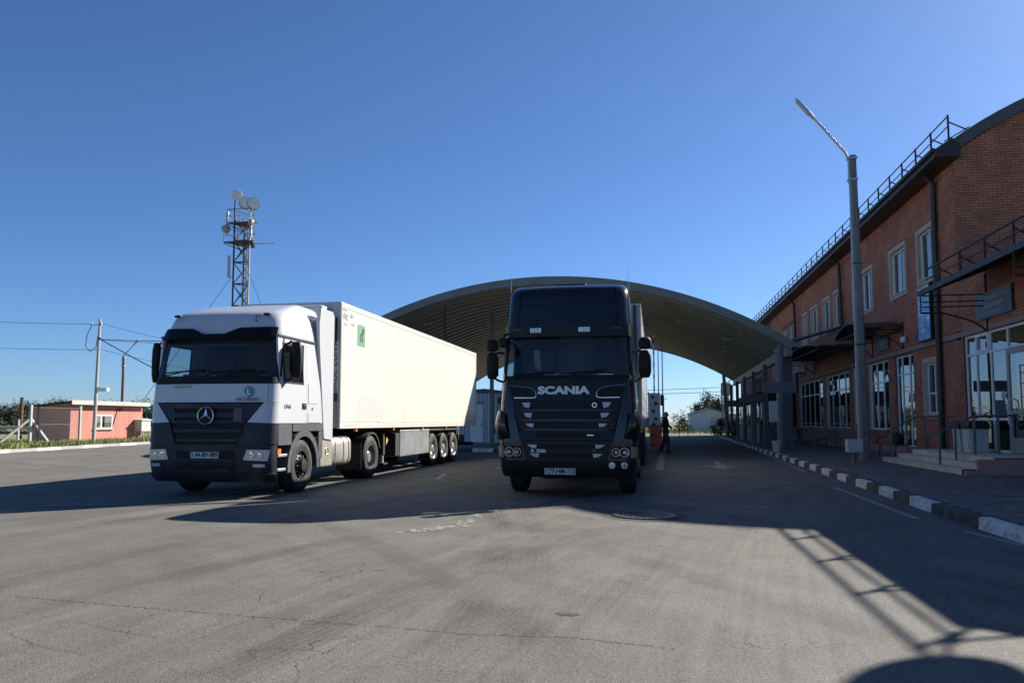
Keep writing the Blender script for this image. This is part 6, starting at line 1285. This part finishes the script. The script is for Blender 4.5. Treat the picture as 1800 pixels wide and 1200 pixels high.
ob('kerb_mirror', MB().lathe([(.001, 0), (.08, .02), (.1, .1), (.07, .16), (.001, .18)], 12, 'Z', (-1.15, .0, 2.72)), MATB, B, 40); ob('kerb_mirror_arm', MB().tube([(-1.15, .05, 2.85), (-1.14, .12, 2.96), (-1.1, .26, 3.0)], .022, 6), MATB, B)
interior(B, 1.45, 2.17, 2.95, 2.24); ob('curtain', MB().box(-1.1, 1.1, 1.75, 1.78, 1.6, 2.95), M('cab_curtain', (.22, .23, .25), .9), B, 0)
tractor_chassis(B, 1.42, 5.1, RIMG, RIMG)
# ---------------------------------------------------------------- person by the barrier
CLO = M('dark_jacket', (.016, .017, .022), .85, var=.3, vscale=8); TRO = M('dark_trousers', (.014, .014, .018), .85, var=.3, vscale=8); SKIN = M('skin', (.34, .2, .145), .6); HAIR = M('hair_grey', (.16, .15, .14), .8); SHOE = M('shoe', (.01, .01, .01), .5)
def skin_obj(name, verts, edges, rad, mt, parent, sub=2):
    me = bpy.data.meshes.new(name); me.from_pydata(verts, edges, []); me.materials.append(mt)
    o = bpy.data.objects.new(name, me); COL.objects.link(o); o.parent = parent
    sk = o.modifiers.new('skin', 'SKIN'); sk.use_smooth_shade = True
    for i, r in enumerate(rad): d = me.skin_vertices[0].data[i]; d.radius = r if isinstance(r, tuple) else (r, r); d.use_root = (i == 0)
    s_ = o.modifiers.new('sub', 'SUBSURF'); s_.levels = sub; s_.render_levels = sub
    return o
def person(label, loc, rz, h=1.78):
    t = thing('person', label, 'person', loc, rz); k = h / 1.78
    V = [(0, 0, .95), (0, .02, 1.12), (0, .02, 1.33), (0, .02, 1.46), (0, 0, 1.54), (0, -.03, 1.66),
         (-.17, .02, 1.43), (-.24, .05, 1.17), (-.22, -.06, .95), (.17, .02, 1.43), (.25, -.03, 1.18), (.24, -.22, 1.06),
         (-.1, 0, .9), (-.12, -.14, .5), (-.12, -.1, .1), (.1, 0, .9), (.12, .12, .5), (.12, .32, .14), (-.12, -.26, .05), (.12, .2, .05)]
    Eg = [(0, 1), (1, 2), (2, 3), (3, 4), (4, 5), (3, 6), (6, 7), (7, 8), (3, 9), (9, 10), (10, 11), (0, 12), (12, 13), (13, 14), (0, 15), (15, 16), (16, 17), (14, 18), (17, 19)]
    Rr = [(.16, .12), (.16, .12), (.18, .125), (.12, .09), .055, (.085, .1), .075, .058, .045, .075, .058, .045, .105, .075, .055, .105, .075, .055, .04, .04]
    body = skin_obj('body', [tuple(c * k for c in v) for v in V], Eg, [tuple(x * k for x in r) if isinstance(r, tuple) else r * k for r in Rr], CLO, t)
    hd = MB(); n = 14
    rings = []
    for i in range(n + 1):
        a = i / n; z = 1.555 + .235 * a; f = sin(pi * min(1, .08 + a * .9)) ** .55; rings.append([(.078 * f * cos(q), -.025 + (.098 * f * (1 + .1 * (sin(q) < -.9 and .3 < a < .5))) * sin(q), z) for q in [j * 2 * pi / 16 for j in range(16)]])
    H = ob('head', MB().loft(rings), SKIN, t, 60); ob('hair', MB().loft([[(x * 1.06, -.025 + (y + .025) * 1.06 + .012, z + .008) for x, y, z in r] for r in rings[7:]]), HAIR, H, 60)
    ob('nose', MB().prism([(-.012, 1.645), (.012, 1.645), (0, 1.69)], 'Y', -.145, -.11), SKIN, H, 40)
    for s_ in (-1, 1): ob('ear', MB().lathe([(.001, -.006), (.028, -.004), (.03, .006), (.001, .008)], 10, 'X', (s_ * .08, -.02, 1.665)), SKIN, H); ob('eye', MB().lathe([(.001, -.006), (.009, 0), (.001, .004)], 8, 'Y', (s_ * .03, -.118, 1.685)), INK, H)
    ob('mouth', MB().box(-.022, .022, -.119, -.112, 1.615, 1.622), M('lip', (.25, .1, .09), .6), H, 0)
    for (w, d) in (((-.22, -.08, .9), Vector((0, -.15, -1))), ((.235, -.27, 1.03), Vector((0, -1, -.25)))):
        w = Vector(w); d.normalize(); sx = Vector((1, 0, 0)); nn = d.cross(sx)
        v = [w, w + d * .06]; e = [(0, 1)]; rad = [.03, .034]
        for f_, ln in ((-.03, .085), (-.01, .1), (.012, .095), (.032, .075)):
            i = len(v); v += [w + d * .085 + sx * f_, w + d * (.085 + ln * .5) + sx * f_ * 1.1 + nn * .01, w + d * (.085 + ln * .9) + sx * f_ * 1.1 + nn * .035]; e += [(1, i), (i, i + 1), (i + 1, i + 2)]; rad += [.011, .0095, .008]
        i = len(v); sg_ = -1 if w.x > 0 else 1; v += [w + d * .04 + sx * .05 * sg_, w + d * .08 + sx * .065 * sg_ + nn * .015]; e += [(0, i), (i, i + 1)]; rad += [.012, .009]
        skin_obj('hand', [tuple(p * k for p in v_) for v_ in v], e, rad, SKIN, t, 1)
    tr = MB()
    for pts, r in (([(-.1, 0, .97), (-.12, -.14, .5), (-.12, -.1, .09)], [.115, .09, .075]), ([(.1, 0, .97), (.12, .12, .5), (.12, .32, .12)], [.115, .09, .075])): tr.tube(pts, r, 12)
    ob('trousers', tr, TRO, t, 50)
    for (x, y, z) in ((-.12, -.12, 0), (.12, .3, .02)): ob('shoe', MB().prism([(y - .2, z), (y + .1, z), (y + .1, z + .1), (y - .02, z + .12), (y - .19, z + .05)], 'X', x - .048, x + .048), SHOE, t, 0, bevel=.015)
    return t
person('person in dark jacket and trousers walking past the boom barrier', (.5, 34.6, 0), radians(70), 1.78)
